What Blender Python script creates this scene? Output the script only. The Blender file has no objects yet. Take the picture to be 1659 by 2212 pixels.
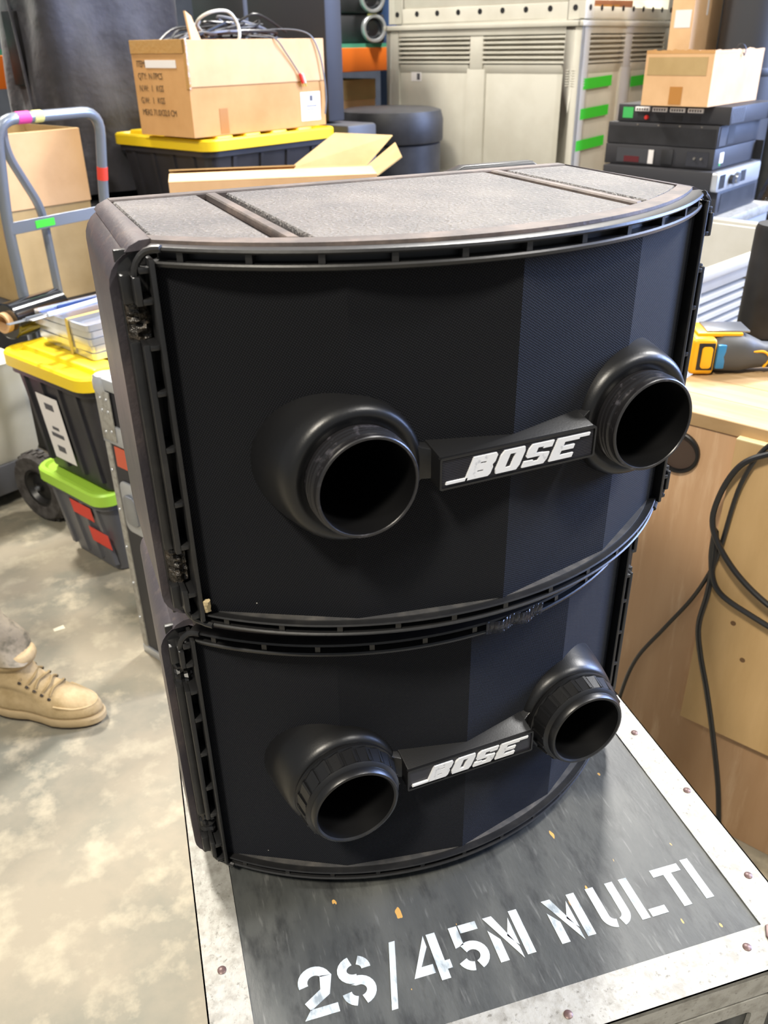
import bpy, bmesh, math, random
from mathutils import Vector, Matrix, noise
random.seed(7)
S = bpy.context.scene
C = S.collection
R = math.radians

# ------------------------------------------------------------------ camera
cam = bpy.data.cameras.new('camera'); co = bpy.data.objects.new('camera', cam); C.objects.link(co)
yaw, pitch, roll = -0.420119, -0.506135, 0.016569
Rz = Matrix.Rotation(yaw, 3, 'Z'); Rx = Matrix.Rotation(pitch, 3, 'X'); Ry = Matrix.Rotation(roll, 3, 'Y')
RR = Rz @ Rx @ Ry
mw = Matrix.Identity(4)
for i in range(3):
    mw[i][0] = RR[i][0]; mw[i][1] = RR[i][2]; mw[i][2] = -RR[i][1]
mw.translation = Vector((-0.32254, -0.57173, 1.45863))
co.matrix_world = mw
cam.sensor_fit = 'VERTICAL'; cam.sensor_height = 24.0; cam.sensor_width = 18.0
cam.lens = 1826.97 / 2212.0 * 24.0
cam.clip_start = 0.02; cam.clip_end = 60
cam.dof.use_dof = True; cam.dof.focus_distance = 0.80; cam.dof.aperture_fstop = 8.0
S.camera = co

# ------------------------------------------------------------------ world, lights, exposure
S.view_settings.view_transform = 'Standard'; S.view_settings.look = 'None'
S.view_settings.gamma = 1.0; S.view_settings.use_curve_mapping = False
S.view_settings.exposure = 0.0
w = bpy.data.worlds.new('world'); S.world = w; w.use_nodes = True
bg = w.node_tree.nodes['Background']; bg.inputs[0].default_value = (0.90, 0.95, 1.0, 1); bg.inputs[1].default_value = 0.32

def area(name, loc, target, sx, sy, power, col):
    L = bpy.data.lights.new(name, 'AREA'); L.shape = 'RECTANGLE'; L.size = sx; L.size_y = sy
    L.energy = power; L.color = col
    o = bpy.data.objects.new(name, L); C.objects.link(o); o.location = loc
    d = Vector(target) - Vector(loc); o.rotation_euler = d.to_track_quat('-Z', 'Y').to_euler()
    return o
# ceiling high-bay lamps and the open dock door on the right
area('high_bay_lamp', (-0.9, 4.2, 5.2), (-0.2, 1.5, 0), 0.6, 0.6, 400, (1.0, 0.95, 0.86))
area('high_bay_lamp', (2.9, 3.6, 5.2), (1.2, 1.6, 0), 0.6, 0.6, 380, (1.0, 0.97, 0.92))
area('high_bay_lamp', (-2.4, -1.6, 5.2), (-1.0, 0.6, 0), 0.6, 0.6, 300, (1.0, 0.92, 0.78))
area('high_bay_lamp', (2.6, -1.8, 5.2), (0.9, 0.2, 0), 0.6, 0.6, 170, (1.0, 0.96, 0.9))
area('dock_door_daylight', (6.5, -0.15, 2.7), (1.2, 1.2, 1.0), 2.6, 2.6, 900, (0.40, 0.55, 1.0))
area('high_bay_lamp', (5.4, 0.9, 5.2), (2.6, 1.8, 0.8), 0.6, 0.6, 420, (1.0, 0.98, 0.95))

# ------------------------------------------------------------------ materials
def lin(h):
    h = h.lstrip('#'); o = []
    for i in (0, 2, 4):
        c = int(h[i:i+2], 16) / 255
        o.append(c / 12.92 if c <= .04045 else ((c + .055) / 1.055) ** 2.4)
    return (*o, 1)
def M(name, col, rough=.5, metal=0., var=None, bump=None, spec=.5, coat=0., var2=None, sheen=0., speck=None, trans=0., stretch=(1, 1, 1), alpha=1.):
    m = bpy.data.materials.new(name); m.use_nodes = True
    nt = m.node_tree; N = nt.nodes; b = N['Principled BSDF']
    b.inputs['Roughness'].default_value = rough; b.inputs['Metallic'].default_value = metal
    b.inputs['Specular IOR Level'].default_value = spec; b.inputs['Coat Weight'].default_value = coat
    b.inputs['Sheen Weight'].default_value = sheen
    b.inputs['Transmission Weight'].default_value = trans
    b.inputs['Alpha'].default_value = alpha
    b.inputs['Base Color'].default_value = lin(col)
    tc = N.new('ShaderNodeTexCoord'); mp = N.new('ShaderNodeMapping'); nt.links.new(tc.outputs['Object'], mp.inputs[0])
    mp.inputs['Scale'].default_value = stretch
    cur = None
    for v in (var, var2):
        if not v: continue
        c2, sc, lo, hi = v[:4]; det = v[4] if len(v) > 4 else 6
        n = N.new('ShaderNodeTexNoise'); n.inputs['Scale'].default_value = sc; n.inputs['Detail'].default_value = det
        n.inputs['Roughness'].default_value = .62
        nt.links.new(mp.outputs[0], n.inputs['Vector'])
        r = N.new('ShaderNodeMapRange'); r.inputs[1].default_value = lo; r.inputs[2].default_value = hi
        nt.links.new(n.outputs[0], r.inputs[0])
        mx = N.new('ShaderNodeMix'); mx.data_type = 'RGBA'; mx.inputs[7].default_value = lin(c2)
        if cur is None: mx.inputs[6].default_value = lin(col)
        else: nt.links.new(cur, mx.inputs[6])
        nt.links.new(r.outputs[0], mx.inputs[0]); cur = mx.outputs[2]
    if speck:
        c2, sc, th = speck
        v = N.new('ShaderNodeTexVoronoi'); v.inputs['Scale'].default_value = sc; nt.links.new(mp.outputs[0], v.inputs['Vector'])
        lt = N.new('ShaderNodeMath'); lt.operation = 'LESS_THAN'; lt.inputs[1].default_value = th
        nt.links.new(v.outputs['Distance'], lt.inputs[0])
        mx = N.new('ShaderNodeMix'); mx.data_type = 'RGBA'; mx.inputs[7].default_value = lin(c2)
        if cur is None: mx.inputs[6].default_value = lin(col)
        else: nt.links.new(cur, mx.inputs[6])
        nt.links.new(lt.outputs[0], mx.inputs[0]); cur = mx.outputs[2]
    if cur is not None: nt.links.new(cur, b.inputs['Base Color'])
    if bump:
        sc, st, ds = bump[:3]
        if len(bump) > 3 and bump[3] == 'voronoi':
            n = N.new('ShaderNodeTexVoronoi'); n.inputs['Scale'].default_value = sc
        else:
            n = N.new('ShaderNodeTexNoise'); n.inputs['Scale'].default_value = sc; n.inputs['Detail'].default_value = 4
        nt.links.new(mp.outputs[0], n.inputs['Vector'])
        bp = N.new('ShaderNodeBump'); bp.inputs['Strength'].default_value = st; bp.inputs['Distance'].default_value = ds
        nt.links.new(n.outputs[0], bp.inputs['Height']); nt.links.new(bp.outputs[0], b.inputs['Normal'])
    return m

m_floor = M('concrete', '#8b8271', .55, var=('#6a6a5f', 2.2, .42, .64, 8), var2=('#9f9682', 11, .50, .66, 8), bump=(40, .08, .01), spec=.35)
m_wall = M('wall_paint', '#4a4d50', .8, var=('#3c3f42', 2, .4, .6))
m_body = M('speaker_shell', '#4a464b', .42, var=('#655c5c', 14, .45, .72), var2=('#6e625c', 60, .6, .78), bump=(260, .15, .002), spec=.45)
m_top = M('textured_top', '#4b4a4c', .42, var=('#6f6a66', 11, .4, .7), var2=('#8a8480', 330, .56, .70, 2), bump=(330, .9, .004), spec=.6)
m_rimdust = M('dusty_rim', '#4f4744', .6, var=('#75675f', 30, .42, .7), bump=(300, .2, .002))
m_frame = M('black_frame_plastic', '#1d1d1e', .4, var=('#2b2a29', 40, .5, .75), bump=(220, .1, .001), spec=.5)
m_ledge = M('dusty_black_ledge', '#3a3a3b', .5, var=('#5b5854', 30, .45, .7))
m_port = M('port_plastic', '#141415', .36, bump=(600, .06, .001), spec=.5)
m_portin = M('port_inner_plastic', '#0c0c0d', .42, spec=.4)
m_thread = M('worn_port_thread', '#1c1b1d', .35, var=('#57545a', 90, .56, .74), spec=.6)
m_badge = M('badge_plate', '#26262e', .35, spec=.5)
m_letter = M('badge_letter_white', '#dfe0e2', .45, var=('#a9abb2', 120, .6, .7))
m_broken = M('broken_plastic', '#2b2722', .3, var=('#5a5146', 150, .5, .7), bump=(160, .8, .006))
m_foam = M('foam_chip', '#cdb98f', .9, bump=(300, .5, .003))
m_tapeclear = M('clear_tape', '#3c3c40', .12, alpha=.45, bump=(60, .8, .004), spec=.7)

# grille cloth: fine woven mesh
def grille_mat():
    m = bpy.data.materials.new('grille_cloth'); m.use_nodes = True; nt = m.node_tree; N = nt.nodes; b = N['Principled BSDF']
    tc = N.new('ShaderNodeTexCoord'); mp = N.new('ShaderNodeMapping'); nt.links.new(tc.outputs['UV'], mp.inputs[0])
    mp.inputs['Rotation'].default_value = (0, 0, R(32))
    outs = []
    for k in (0, 1):
        wv = N.new('ShaderNodeTexWave'); wv.bands_direction = 'X' if k == 0 else 'Y'; wv.inputs['Scale'].default_value = 190
        wv.inputs['Distortion'].default_value = .3; nt.links.new(mp.outputs[0], wv.inputs['Vector']); outs.append(wv.outputs['Fac'])
    mu = N.new('ShaderNodeMath'); mu.operation = 'MULTIPLY'; nt.links.new(outs[0], mu.inputs[0]); nt.links.new(outs[1], mu.inputs[1])
    v = N.new('ShaderNodeTexVoronoi'); v.inputs['Scale'].default_value = 34; nt.links.new(tc.outputs['Object'], v.inputs['Vector'])
    lt = N.new('ShaderNodeMath'); lt.operation = 'LESS_THAN'; lt.inputs[1].default_value = .022; nt.links.new(v.outputs['Distance'], lt.inputs[0])
    cr = N.new('ShaderNodeMix'); cr.data_type = 'RGBA'; cr.inputs[6].default_value = (.002, .002, .0024, 1); cr.inputs[7].default_value = (.0125, .0135, .0185, 1)
    nt.links.new(mu.outputs[0], cr.inputs[0])
    mx = N.new('ShaderNodeMix'); mx.data_type = 'RGBA'; mx.inputs[7].default_value = (.35, .33, .3, 1)
    nt.links.new(cr.outputs[2], mx.inputs[6]); nt.links.new(lt.outputs[0], mx.inputs[0]); nt.links.new(mx.outputs[2], b.inputs['Base Color'])
    b.inputs['Roughness'].default_value = .75; b.inputs['Specular IOR Level'].default_value = .16
    b.inputs['Sheen Weight'].default_value = .07; b.inputs['Sheen Tint'].default_value = (.7, .78, 1, 1)
    bp = N.new('ShaderNodeBump'); bp.inputs['Strength'].default_value = .5; bp.inputs['Distance'].default_value = .0008
    nt.links.new(mu.outputs[0], bp.inputs['Height']); nt.links.new(bp.outputs[0], b.inputs['Normal'])
    return m
m_grille = grille_mat()

# flight-case laminate: scuffed dark grey with chipped-through plywood
m_lam = M('case_laminate', '#424443', .45, var=('#575855', 9, .42, .68, 8), var2=('#2e2f2f', 30, .5, .7, 8), bump=(180, .12, .002), stretch=(1.6, .55, 1), spec=.5)
def add_chips(m):
    nt = m.node_tree; N = nt.nodes; b = N['Principled BSDF']; src = b.inputs['Base Color'].links[0].from_socket
    tc = N.new('ShaderNodeTexCoord'); mp = N.new('ShaderNodeMapping'); mp.inputs['Scale'].default_value = (1.5, .6, 1); nt.links.new(tc.outputs['Object'], mp.inputs[0])
    n = N.new('ShaderNodeTexNoise'); n.inputs['Scale'].default_value = 46; n.inputs['Detail'].default_value = 2; nt.links.new(mp.outputs[0], n.inputs['Vector'])
    g = N.new('ShaderNodeMath'); g.operation = 'GREATER_THAN'; g.inputs[1].default_value = .725; nt.links.new(n.outputs[0], g.inputs[0])
    mx = N.new('ShaderNodeMix'); mx.data_type = 'RGBA'; mx.inputs[7].default_value = lin('#c79a55'); nt.links.new(src, mx.inputs[6]); nt.links.new(g.outputs[0], mx.inputs[0])
    n2 = N.new('ShaderNodeTexNoise'); n2.inputs['Scale'].default_value = 130; n2.inputs['Detail'].default_value = 5
    mp2 = N.new('ShaderNodeMapping'); mp2.inputs['Scale'].default_value = (1.6, .22, 1); nt.links.new(tc.outputs['Object'], mp2.inputs[0]); nt.links.new(mp2.outputs[0], n2.inputs['Vector'])
    r = N.new('ShaderNodeMapRange'); r.inputs[1].default_value = .6; r.inputs[2].default_value = .74; r.inputs[4].default_value = .32; nt.links.new(n2.outputs[0], r.inputs[0])
    m2 = N.new('ShaderNodeMix'); m2.data_type = 'RGBA'; m2.inputs[7].default_value = lin('#8b8b88'); nt.links.new(mx.outputs[2], m2.inputs[6]); nt.links.new(r.outputs[0], m2.inputs[0])
    nt.links.new(m2.outputs[2], b.inputs['Base Color'])
add_chips(m_lam)
m_alu = M('scuffed_aluminium', '#a6a49d', .5, metal=.2, var=('#8f8c84', 60, .45, .62, 8), var2=('#75726a', 200, .58, .70, 8), bump=(160, .25, .002))
m_paint = M('stencil_paint', '#c3cacc', .6, var=('#868f93', 70, .52, .66, 8), stretch=(1, .4, 1))
m_bracket = M('brown_steel', '#6a5552', .4, metal=.3)
m_screw = M('screw_steel', '#8d8880', .4, metal=.7)
m_steel = M('steel', '#9a9ea6', .3, metal=.8)
m_black = M('black_plastic', '#1b1b1d', .5, var=('#2a2a2d', 12, .4, .7))
m_blackpaint = M('black_textured_paint', '#2b2b2f', .55, bump=(300, .3, .002))
m_darkgrey = M('dark_grey_plastic', '#3d3e42', .5)
m_fabric = M('black_padded_fabric', '#2a2a30', .75, var=('#3a3a44', 6, .4, .7), bump=(9, .35, .03), sheen=.25)
m_yellow = M('yellow_lid_plastic', '#eccb1c', .42)
m_green = M('lime_lid_plastic', '#a3d044', .42)
m_tote = M('black_tote_plastic', '#25252a', .38, var=('#33333a', 5, .4, .7))
m_totegrey = M('grey_tote_plastic', '#5a5b60', .42)
m_label = M('paper_label', '#e6e2df', .6)
m_ink = M('label_print', '#55555a', .6)
m_card = M('cardboard', '#c99a63', .8, var=('#bb8c55', 5, .4, .7), bump=(60, .05, .004))
m_cardlight = M('cardboard_light', '#d8b083', .8, var=('#cca376', 6, .4, .7))
m_cardin = M('cardboard_inside', '#b59a6b', .85, var=('#a78c5d', 6, .4, .7))
m_cardtape = M('packing_tape', '#b07a3c', .3)
m_cleartape = M('shiny_clear_tape', '#b48d55', .15, bump=(80, .5, .003))
m_print = M('carton_print', '#4c3a26', .8)
m_bin = M('beige_bin_plastic', '#d2cfc2', .42, var=('#c6c2b4', 3, .4, .65), spec=.4)
m_binwhite = M('pale_bin_plastic', '#bcbab3', .45, var=('#b0ada4', 3, .4, .65))
m_tapegreen = M('neon_green_tape', '#3fd034', .6)
m_tapered = M('red_tape', '#d8402f', .6)
m_tapepink = M('pink_tape', '#d6418c', .6)
m_tapeyel = M('pale_yellow_tape', '#d8d080', .6)
m_orange = M('rack_orange', '#e0701e', .5)
m_teal = M('teal_board', '#4aa587', .6)
m_tube = M('grey_painted_tube', '#7c838d', .3, metal=.35, spec=.6)
m_tubedark = M('dark_painted_steel', '#33343a', .4, metal=.2)
m_rubber = M('rubber_tyre', '#4a4745', .85, var=('#332f2d', 25, .4, .6), bump=(60, .5, .01))
m_hub = M('wheel_hub_black', '#161617', .4)
m_wood = M('maple_plywood', '#b99571', .5, var=('#ab8560', 3, .4, .65), var2=('#c7a684', 10, .55, .7), stretch=(3, 3, .35))
m_woodtop = M('butcher_block', '#bfa078', .5, var=('#ac8c62', 5, .42, .6), stretch=(.4, 5, 1))
m_woodlight = M('pale_plywood', '#cdaa78', .5, var=('#bd9a68', 3, .4, .65), var2=('#8d6a44', 7, .7, .76), stretch=(3, 3, .5))
m_woodedge = M('plywood_edge', '#e5cf9b', .55)
m_cable = M('black_cable', '#1c1c1d', .38, spec=.6)
m_cablegrey = M('grey_cable', '#6a6c73', .4)
m_cablewhite = M('white_cable', '#cfcfc6', .45)
m_red = M('red_plastic', '#d5342c', .4)
m_boot = M('tan_suede', '#b7a07a', .85, var=('#9c865f', 22, .42, .68), bump=(180, .25, .003))
m_sole = M('boot_sole', '#a89370', .8, bump=(90, .3, .003))
m_soledark = M('boot_outsole', '#2e2620', .8)
m_lace = M('boot_lace', '#8f7a54', .8)
m_trouser = M('khaki_cloth', '#8d8270', .9, var=('#5f5a4c', 18, .5, .62, 3), bump=(30, .4, .01))
m_silver = M('silver_paint', '#b9bcc0', .35, metal=.5)
m_wrap = M('black_stretch_film', '#111113', .12, spec=.8, coat=.5)
m_core = M('card_core', '#c9a377', .8)
m_tool_y = M('tool_yellow', '#f2b012', .4)
m_tool_k = M('tool_grey_rubber', '#4b4c4d', .55)
m_tool_b = M('tool_blue_sticker', '#2f7fb5', .4)
m_led = M('green_print', '#3fae5a', .5)
m_lens = M('lens_glass', '#20242c', .08, spec=.9)
m_bag = M('black_bin_bag', '#0d0d0f', .12, bump=(26, 1.0, .03), spec=.8)
m_pink = M('pink_cloth', '#d89ab0', .9)
m_blue = M('blue_plastic', '#2f4a86', .5)
m_traywhite = M('metal_tray', '#d4d6da', .22, metal=.75)
m_strap = M('strapping', '#c9b05a', .5)
m_paper = M('paper_scrap', '#e8dfc8', .8)

# ------------------------------------------------------------------ mesh helpers
class MB:
    def __init__(s): s.v = []; s.f = []; s.uv = None
    def add(s, vs, fs):
        o = len(s.v); s.v += [tuple(p) for p in vs]; s.f += [tuple(i + o for i in f) for f in fs]; return s
    def lift(s, n0, dz):   # raise the vertices added since n0 by a hair
        s.v[n0:] = [(x, y, z + dz) for x, y, z in s.v[n0:]]; return s
    def box(s, x0, x1, y0, y1, z0, z1, mp=None):
        vs = [(x, y, z) for z in (z0, z1) for y in (y0, y1) for x in (x0, x1)]
        if mp: vs = [mp(*p) for p in vs]
        return s.add(vs, [(0, 2, 3, 1), (4, 5, 7, 6), (0, 1, 5, 4), (2, 6, 7, 3), (0, 4, 6, 2), (1, 3, 7, 5)])
    def hexa(s, a, b):   # two quads (4 pts each), same winding
        return s.add(list(a) + list(b), [(3, 2, 1, 0), (4, 5, 6, 7)] + [(i, (i + 1) % 4, 4 + (i + 1) % 4, 4 + i) for i in range(4)])
    def loft(s, rings, cap=True, closed=True):
        n = len(rings[0]); o = len(s.v)
        for r in rings: s.v += [tuple(p) for p in r]
        for k in range(len(rings) - 1):
            for i in range(n if closed else n - 1):
                j = (i + 1) % n
                s.f.append((o + k*n + i, o + k*n + j, o + (k+1)*n + j, o + (k+1)*n + i))
        if cap:
            s.f.append(tuple(o + i for i in reversed(range(n)))); s.f.append(tuple(o + (len(rings)-1)*n + i for i in range(n)))
        return s
    def prism(s, poly, z0, z1, mp=None):
        mp = mp or (lambda x, y, z: (x, y, z))
        return s.loft([[mp(x, y, z0) for x, y in poly], [mp(x, y, z1) for x, y in poly]])
    def tube(s, pts, r, seg=8, closed=False):
        P = [Vector(p) for p in pts]; n = len(P); rings = []; prev = None
        rf = r if callable(r) else (lambda t: r)
        for i, p in enumerate(P):
            a = P[(i-1) % n] if (closed or i > 0) else p; b = P[(i+1) % n] if (closed or i < n-1) else p
            t = (b - a).normalized()
            if prev is None:
                u = t.cross(Vector((0, 0, 1)));  u = u if u.length > .05 else t.cross(Vector((1, 0, 0)))
            else: u = prev - t * prev.dot(t)
            u.normalize(); prev = u; v = t.cross(u); q = rf(i / max(1, n-1))
            rings.append([p + u*math.cos(2*math.pi*k/seg)*q + v*math.sin(2*math.pi*k/seg)*q for k in range(seg)])
        if closed: rings.append(rings[0])
        return s.loft(rings, cap=not closed)
    def lathe(s, prof, seg=40, mp=None, cap=False, a0=0., a1=2*math.pi):
        mp = mp or (lambda x, y, z: (x, y, z)); full = abs(a1 - a0 - 2*math.pi) < 1e-6
        m = seg if full else seg + 1
        rings = [[mp(r*math.cos(a0 + (a1-a0)*k/seg), r*math.sin(a0 + (a1-a0)*k/seg), z) for k in range(m)] for r, z in prof]
        return s.loft(rings, cap=cap, closed=full)
    def strip(s, pts, wd, z0, z1):   # 2D polyline stroke with width, extruded in z
        P = [Vector((x, y)) for x, y in pts]; L = []; Rr = []
        for i, p in enumerate(P):
            a = P[max(0, i-1)]; b = P[min(len(P)-1, i+1)]; t = (b - a).normalized(); n = Vector((-t.y, t.x))
            if 0 < i < len(P)-1:
                t1 = (p - a).normalized(); c = max(.5, t.dot(t1)); n = n / c
            L.append(p + n*wd/2); Rr.append(p - n*wd/2)
        for i in range(len(P)-1):
            q = [L[i], L[i+1], Rr[i+1], Rr[i]]
            s.hexa([(*k, z0) for k in q], [(*k, z1) for k in q])
        return s

def obj(name, mb, mat, parent=None, smooth=35, bevel=0., seg=2, recalc=True):
    me = bpy.data.meshes.new(name)
    if isinstance(mb, MB):
        me.from_pydata(mb.v, [], mb.f)
        bm = bmesh.new(); bm.from_mesh(me)
        if bevel:
            bmesh.ops.remove_doubles(bm, verts=bm.verts, dist=1e-6)
            ed = [e for e in bm.edges if len(e.link_faces) == 2 and e.calc_face_angle(0) > R(40)]
            bmesh.ops.bevel(bm, geom=ed, offset=bevel, segments=seg, profile=.5, affect='EDGES', clamp_overlap=True)
        if recalc: bmesh.ops.recalc_face_normals(bm, faces=bm.faces)
        bm.to_mesh(me); bm.free()
    else: me = mb
    me.materials.append(mat)
    if smooth:
        me.polygons.foreach_set('use_smooth', [True]*len(me.polygons)); me.set_sharp_from_angle(angle=R(smooth))
    o = bpy.data.objects.new(name, me); C.objects.link(o)
    if parent: o.parent = parent
    return o
def tag(o, label, cat, group=None):
    o['label'] = label; o['category'] = cat
    if group: o['group'] = group
    return o
def thing(name, label, cat, loc=(0, 0, 0), rz=0., group=None):
    o = bpy.data.objects.new(name, None); C.objects.link(o); o.empty_display_size = .05
    o.location = loc; o.rotation_euler = (0, 0, rz); return tag(o, label, cat, group)
def struct(o): o['kind'] = 'structure'; return o
def rrect(x0, x1, y0, y1, r, n=5):
    p = []
    for cx, cy, a in ((x1-r, y1-r, 0), (x0+r, y1-r, 90), (x0+r, y0+r, 180), (x1-r, y0+r, 270)):
        for k in range(n+1):
            t = R(a + 90*k/n); p.append((cx + r*math.cos(t), cy + r*math.sin(t)))
    return p
def rr_loft(mb, secs, n=5):   # secs: (z,x0,x1,y0,y1,r)
    return mb.loft([[(x, y, z) for x, y in rrect(x0, x1, y0, y1, r, n)] for z, x0, x1, y0, y1, r in secs])
def crom(pts, n=8, closed=False):
    P = [Vector(p) for p in pts]; out = []; N = len(P)
    rng = range(N if closed else N-1)
    for i in rng:
        p0 = P[(i-1) % N] if closed or i > 0 else P[0]; p1 = P[i]; p2 = P[(i+1) % N]; p3 = P[(i+2) % N] if closed or i < N-2 else P[-1]
        for k in range(n):
            t = k/n
            out.append(.5*((2*p1) + (p2-p0)*t + (2*p0-5*p1+4*p2-p3)*t*t + (3*p1-p0-3*p2+p3)*t**3))
    if not closed: out.append(P[-1])
    return out
def text_mesh(txt, size, ext=.0002, spacing=1.0):
    cu = bpy.data.curves.new('txt', 'FONT'); cu.body = txt; cu.size = size; cu.extrude = ext; cu.space_character = spacing; cu.resolution_u = 2
    o = bpy.data.objects.new('txt', cu); C.objects.link(o)
    dg = bpy.context.evaluated_depsgraph_get(); dg.update()
    me = bpy.data.meshes.new_from_object(o.evaluated_get(dg)); bpy.data.objects.remove(o); bpy.data.curves.remove(cu); return me
G = R(25)      # the warehouse grid direction most things are lined up with

# ------------------------------------------------------------------ setting
mb = MB(); mb.box(-7, 9, -5, 9, -.1, 0); struct(obj('floor', mb, m_floor, smooth=0))
mb = MB(); mb.box(-7, 9, 9, 9.15, 0, 5.5); struct(obj('wall_back', mb, m_wall, smooth=0))
mb = MB(); mb.box(9, 9.15, -5, 9.15, 0, 5.5); struct(obj('wall_right', mb, m_wall, smooth=0))

# ------------------------------------------------------------------ loudspeakers
HW, SAG = .232, .0932
AR = (HW*HW + SAG*SAG) / (2*SAG)
AMAX = math.asin(HW/AR)
ZTU, ZTL, ZBU, ZBL, ZT = .3142, .3016, .0261, .0155, .3164
def arc_pt(t, n, z): # point on the front arc, n outward
    return ((AR+n)*math.sin(t), (AR-SAG) - (AR+n)*math.cos(t), z)
def arc_y(x):
    x = max(-HW, min(HW, x)); return -SAG + AR - math.sqrt(AR*AR - x*x)
AEND = math.asin(.2310/AR)
def sweep_arc(mb, prof, a0=-AEND, a1=AEND, seg=48):
    mb.loft([[arc_pt(a0 + (a1-a0)*k/seg, n, z) for n, z in prof] for k in range(seg+1)])
def glyph_quads(mb, rects, ox, oz, y0, y1, shear, z0):
    for k, q in enumerate(rects):   # each a 4-point polygon in (u,v)
        P = [(ox + u + shear*(v), oz + v) for u, v in q]
        mb.hexa([(x, y0 - k*1.5e-5, z) for x, z in P], [(x, y1, z) for x, z in P])
def rc(u0, u1, v0, v1): return [(u0, v0), (u1, v0), (u1, v1), (u0, v1)]

def speaker(label, loc, rz, worn):
    t = thing('loudspeaker', label, 'loudspeaker', loc, rz, 'stacked loudspeakers')
    # feet
    for sx in (-1, 1):
        for y in (.0, .16):
            mb = MB(); mb.lathe([(.001, 0), (.014, 0), (.016, .003), (.016, .018), (.001, .018)], 16, lambda x, y_, z, sx=sx, y=y: (sx*.17 + x, y + y_, z))
            obj('foot', mb, m_black, t)
    # shell
    bw, zt, zb, rr = .2565, ZT-.0065, .0155, .024
    sec = rrect(-bw, bw, zb, zt, rr, 6)
    # refine the long top and bottom edges so that the front can follow the arc
    fine = []
    for i, (x, z) in enumerate(sec):
        x2, z2 = sec[(i+1) % len(sec)]
        n = 24 if abs(x2-x) > .2 else 1
        for k in range(n): fine.append((x + (x2-x)*k/n, z + (z2-z)*k/n))
    rings = []
    for f, sc, dz in ((0, 1, 0), (.5, .985, 0), (.95, .965, 0), (.985, .958, .003), (1, .945, .010)):
        ring = []
        for x, z in fine:
            yf = arc_y(x) + .013 + (.004 if abs(x) > HW else 0); y = yf + (.212 - yf)*f
            zz = z + (dz if z < .16 else -dz); ring.append((x*sc, y, zz))
        rings.append(ring)
    mb = MB()
    inner = [(x*.955, y+.004, zb + .004 + (z-zb)*.975) for (x, z), (_, y, _) in zip(fine, rings[0])]
    deep = [(x, y+.03, z) for x, y, z in inner]
    mb.loft([deep, inner] + rings, cap=False); nn = len(fine); mb.f.append(tuple(len(mb.v)-nn+i for i in range(nn)))
    obj('shell', mb, m_body, t)
    # textured top panels, ribs and rims (front edge follows the arc)
    def top_piece(name, x0, x1, yb, off, mat, z0=ZT-.0068, z1=ZT, bev=.0012):
        n = max(2, int(abs(x1-x0)/.012)); poly = [(x0 + (x1-x0)*k/n, arc_y(x0 + (x1-x0)*k/n) + off) for k in range(n+1)] + [(x1, yb), (x0, yb)]
        mb = MB(); mb.prism(poly, z0, z1); return obj(name, mb, mat, t, bevel=bev, seg=1)
    top_piece('top_panel', -.1285, .1285, .186, .034, m_top, z1=ZT-.0008)
    for s_ in (-1, 1):
        a, b = sorted((s_*.1535, s_*.2235)); top_piece('top_panel', a, b, .186, .034, m_top, z1=ZT-.0008)
        a, b = sorted((s_*.1365, s_*.1455)); top_piece('rib', a, b, .188, .034, m_rimdust)
    n = 40; xs = [-.226 + .452*k/n for k in range(n+1)]
    mb = MB(); mb.loft([[(x, arc_y(x)+.013, ZT-.0068), (x, arc_y(x)+.014, ZT), (x, arc_y(x)+.032, ZT), (x, arc_y(x)+.033, ZT-.0068)] for x in xs]); obj('top_rim', mb, m_rimdust, t)
    mb = MB(); mb.box(-.226, .226, .189, .204, ZT-.0068, ZT); obj('top_rim', mb, m_rimdust, t, bevel=.0012, seg=1)
    for s_ in (-1, 1):
        rg = []
        for y, k_ in ((.014, 0), (.10, .5), (.200, 1)):
            a0, a1 = .2255, .2405 - .006*k_
            rg.append([(s_*a0, y, ZT-.0068), (s_*a0, y, ZT-.0002), (s_*(a1-.007), y, ZT-.0008), (s_*a1, y, ZT-.0040), (s_*(a1+.003), y, ZT-.0075)])
        mb = MB(); mb.loft(rg); obj('top_rim', mb, m_body, t)
    mb = MB(); mb.loft([[(.10, .207, .20), (.21, .207, .20), (.21, .222, .20), (.10, .222, .20)], [(.10, .207, ZT-.004), (.21, .207, ZT-.004), (.21, .226, ZT-.004), (.10, .226, ZT-.004)], [(.12, .210, ZT+.0025), (.20, .210, ZT+.0025), (.20, .224, ZT+.0025), (.12, .224, ZT+.0025)]]); obj('rear_bumper', mb, m_frame, t, bevel=.002)
    # curved top and bottom frame rails with slots
    def rail(name, prof, zs0, zs1):
        mb = MB(); sweep_arc(mb, prof); nd = 11
        for k in range(nd):
            a = -AMAX + 2*AMAX*(k+.5)/nd
            h = .0022/AR
            mb.loft([[arc_pt(a+h*q, n_, z_) for n_, z_ in ((-.010, zs0), (-.0012, zs0), (-.0012, zs1), (-.010, zs1))] for q in (-1, 1)])
        return obj(name, mb, m_frame, t, smooth=30)
    rail('top_frame_rail', [(-.030, .2985), (-.030, .3135), (-.012, .3140), (-.004, .3152), (0, ZTU), (.0008, .3125), (-.0004, .3112), (-.010, .3105), (-.010, .3055), (-.0004, .3050), (.0006, .3038), (0, ZTL), (-.004, .3000)], .3045, .3115)
    rail('bottom_frame_rail', [(-.040, .0160), (-.040, .0250), (-.006, .0252), (0, ZBU), (.0008, .0248), (-.0004, .0236), (-.009, .0232), (-.009, .0188), (-.0004, .0182), (.0006, .0170), (0, ZBL), (-.006, .0150)], .0178, .0242)
    mb = MB(); sweep_arc(mb, [(-.038, .0242), (-.038, .0256), (-.0070, .0259), (-.0070, .0245)]); obj('dusty_ledge', mb, m_ledge, t)
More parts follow.
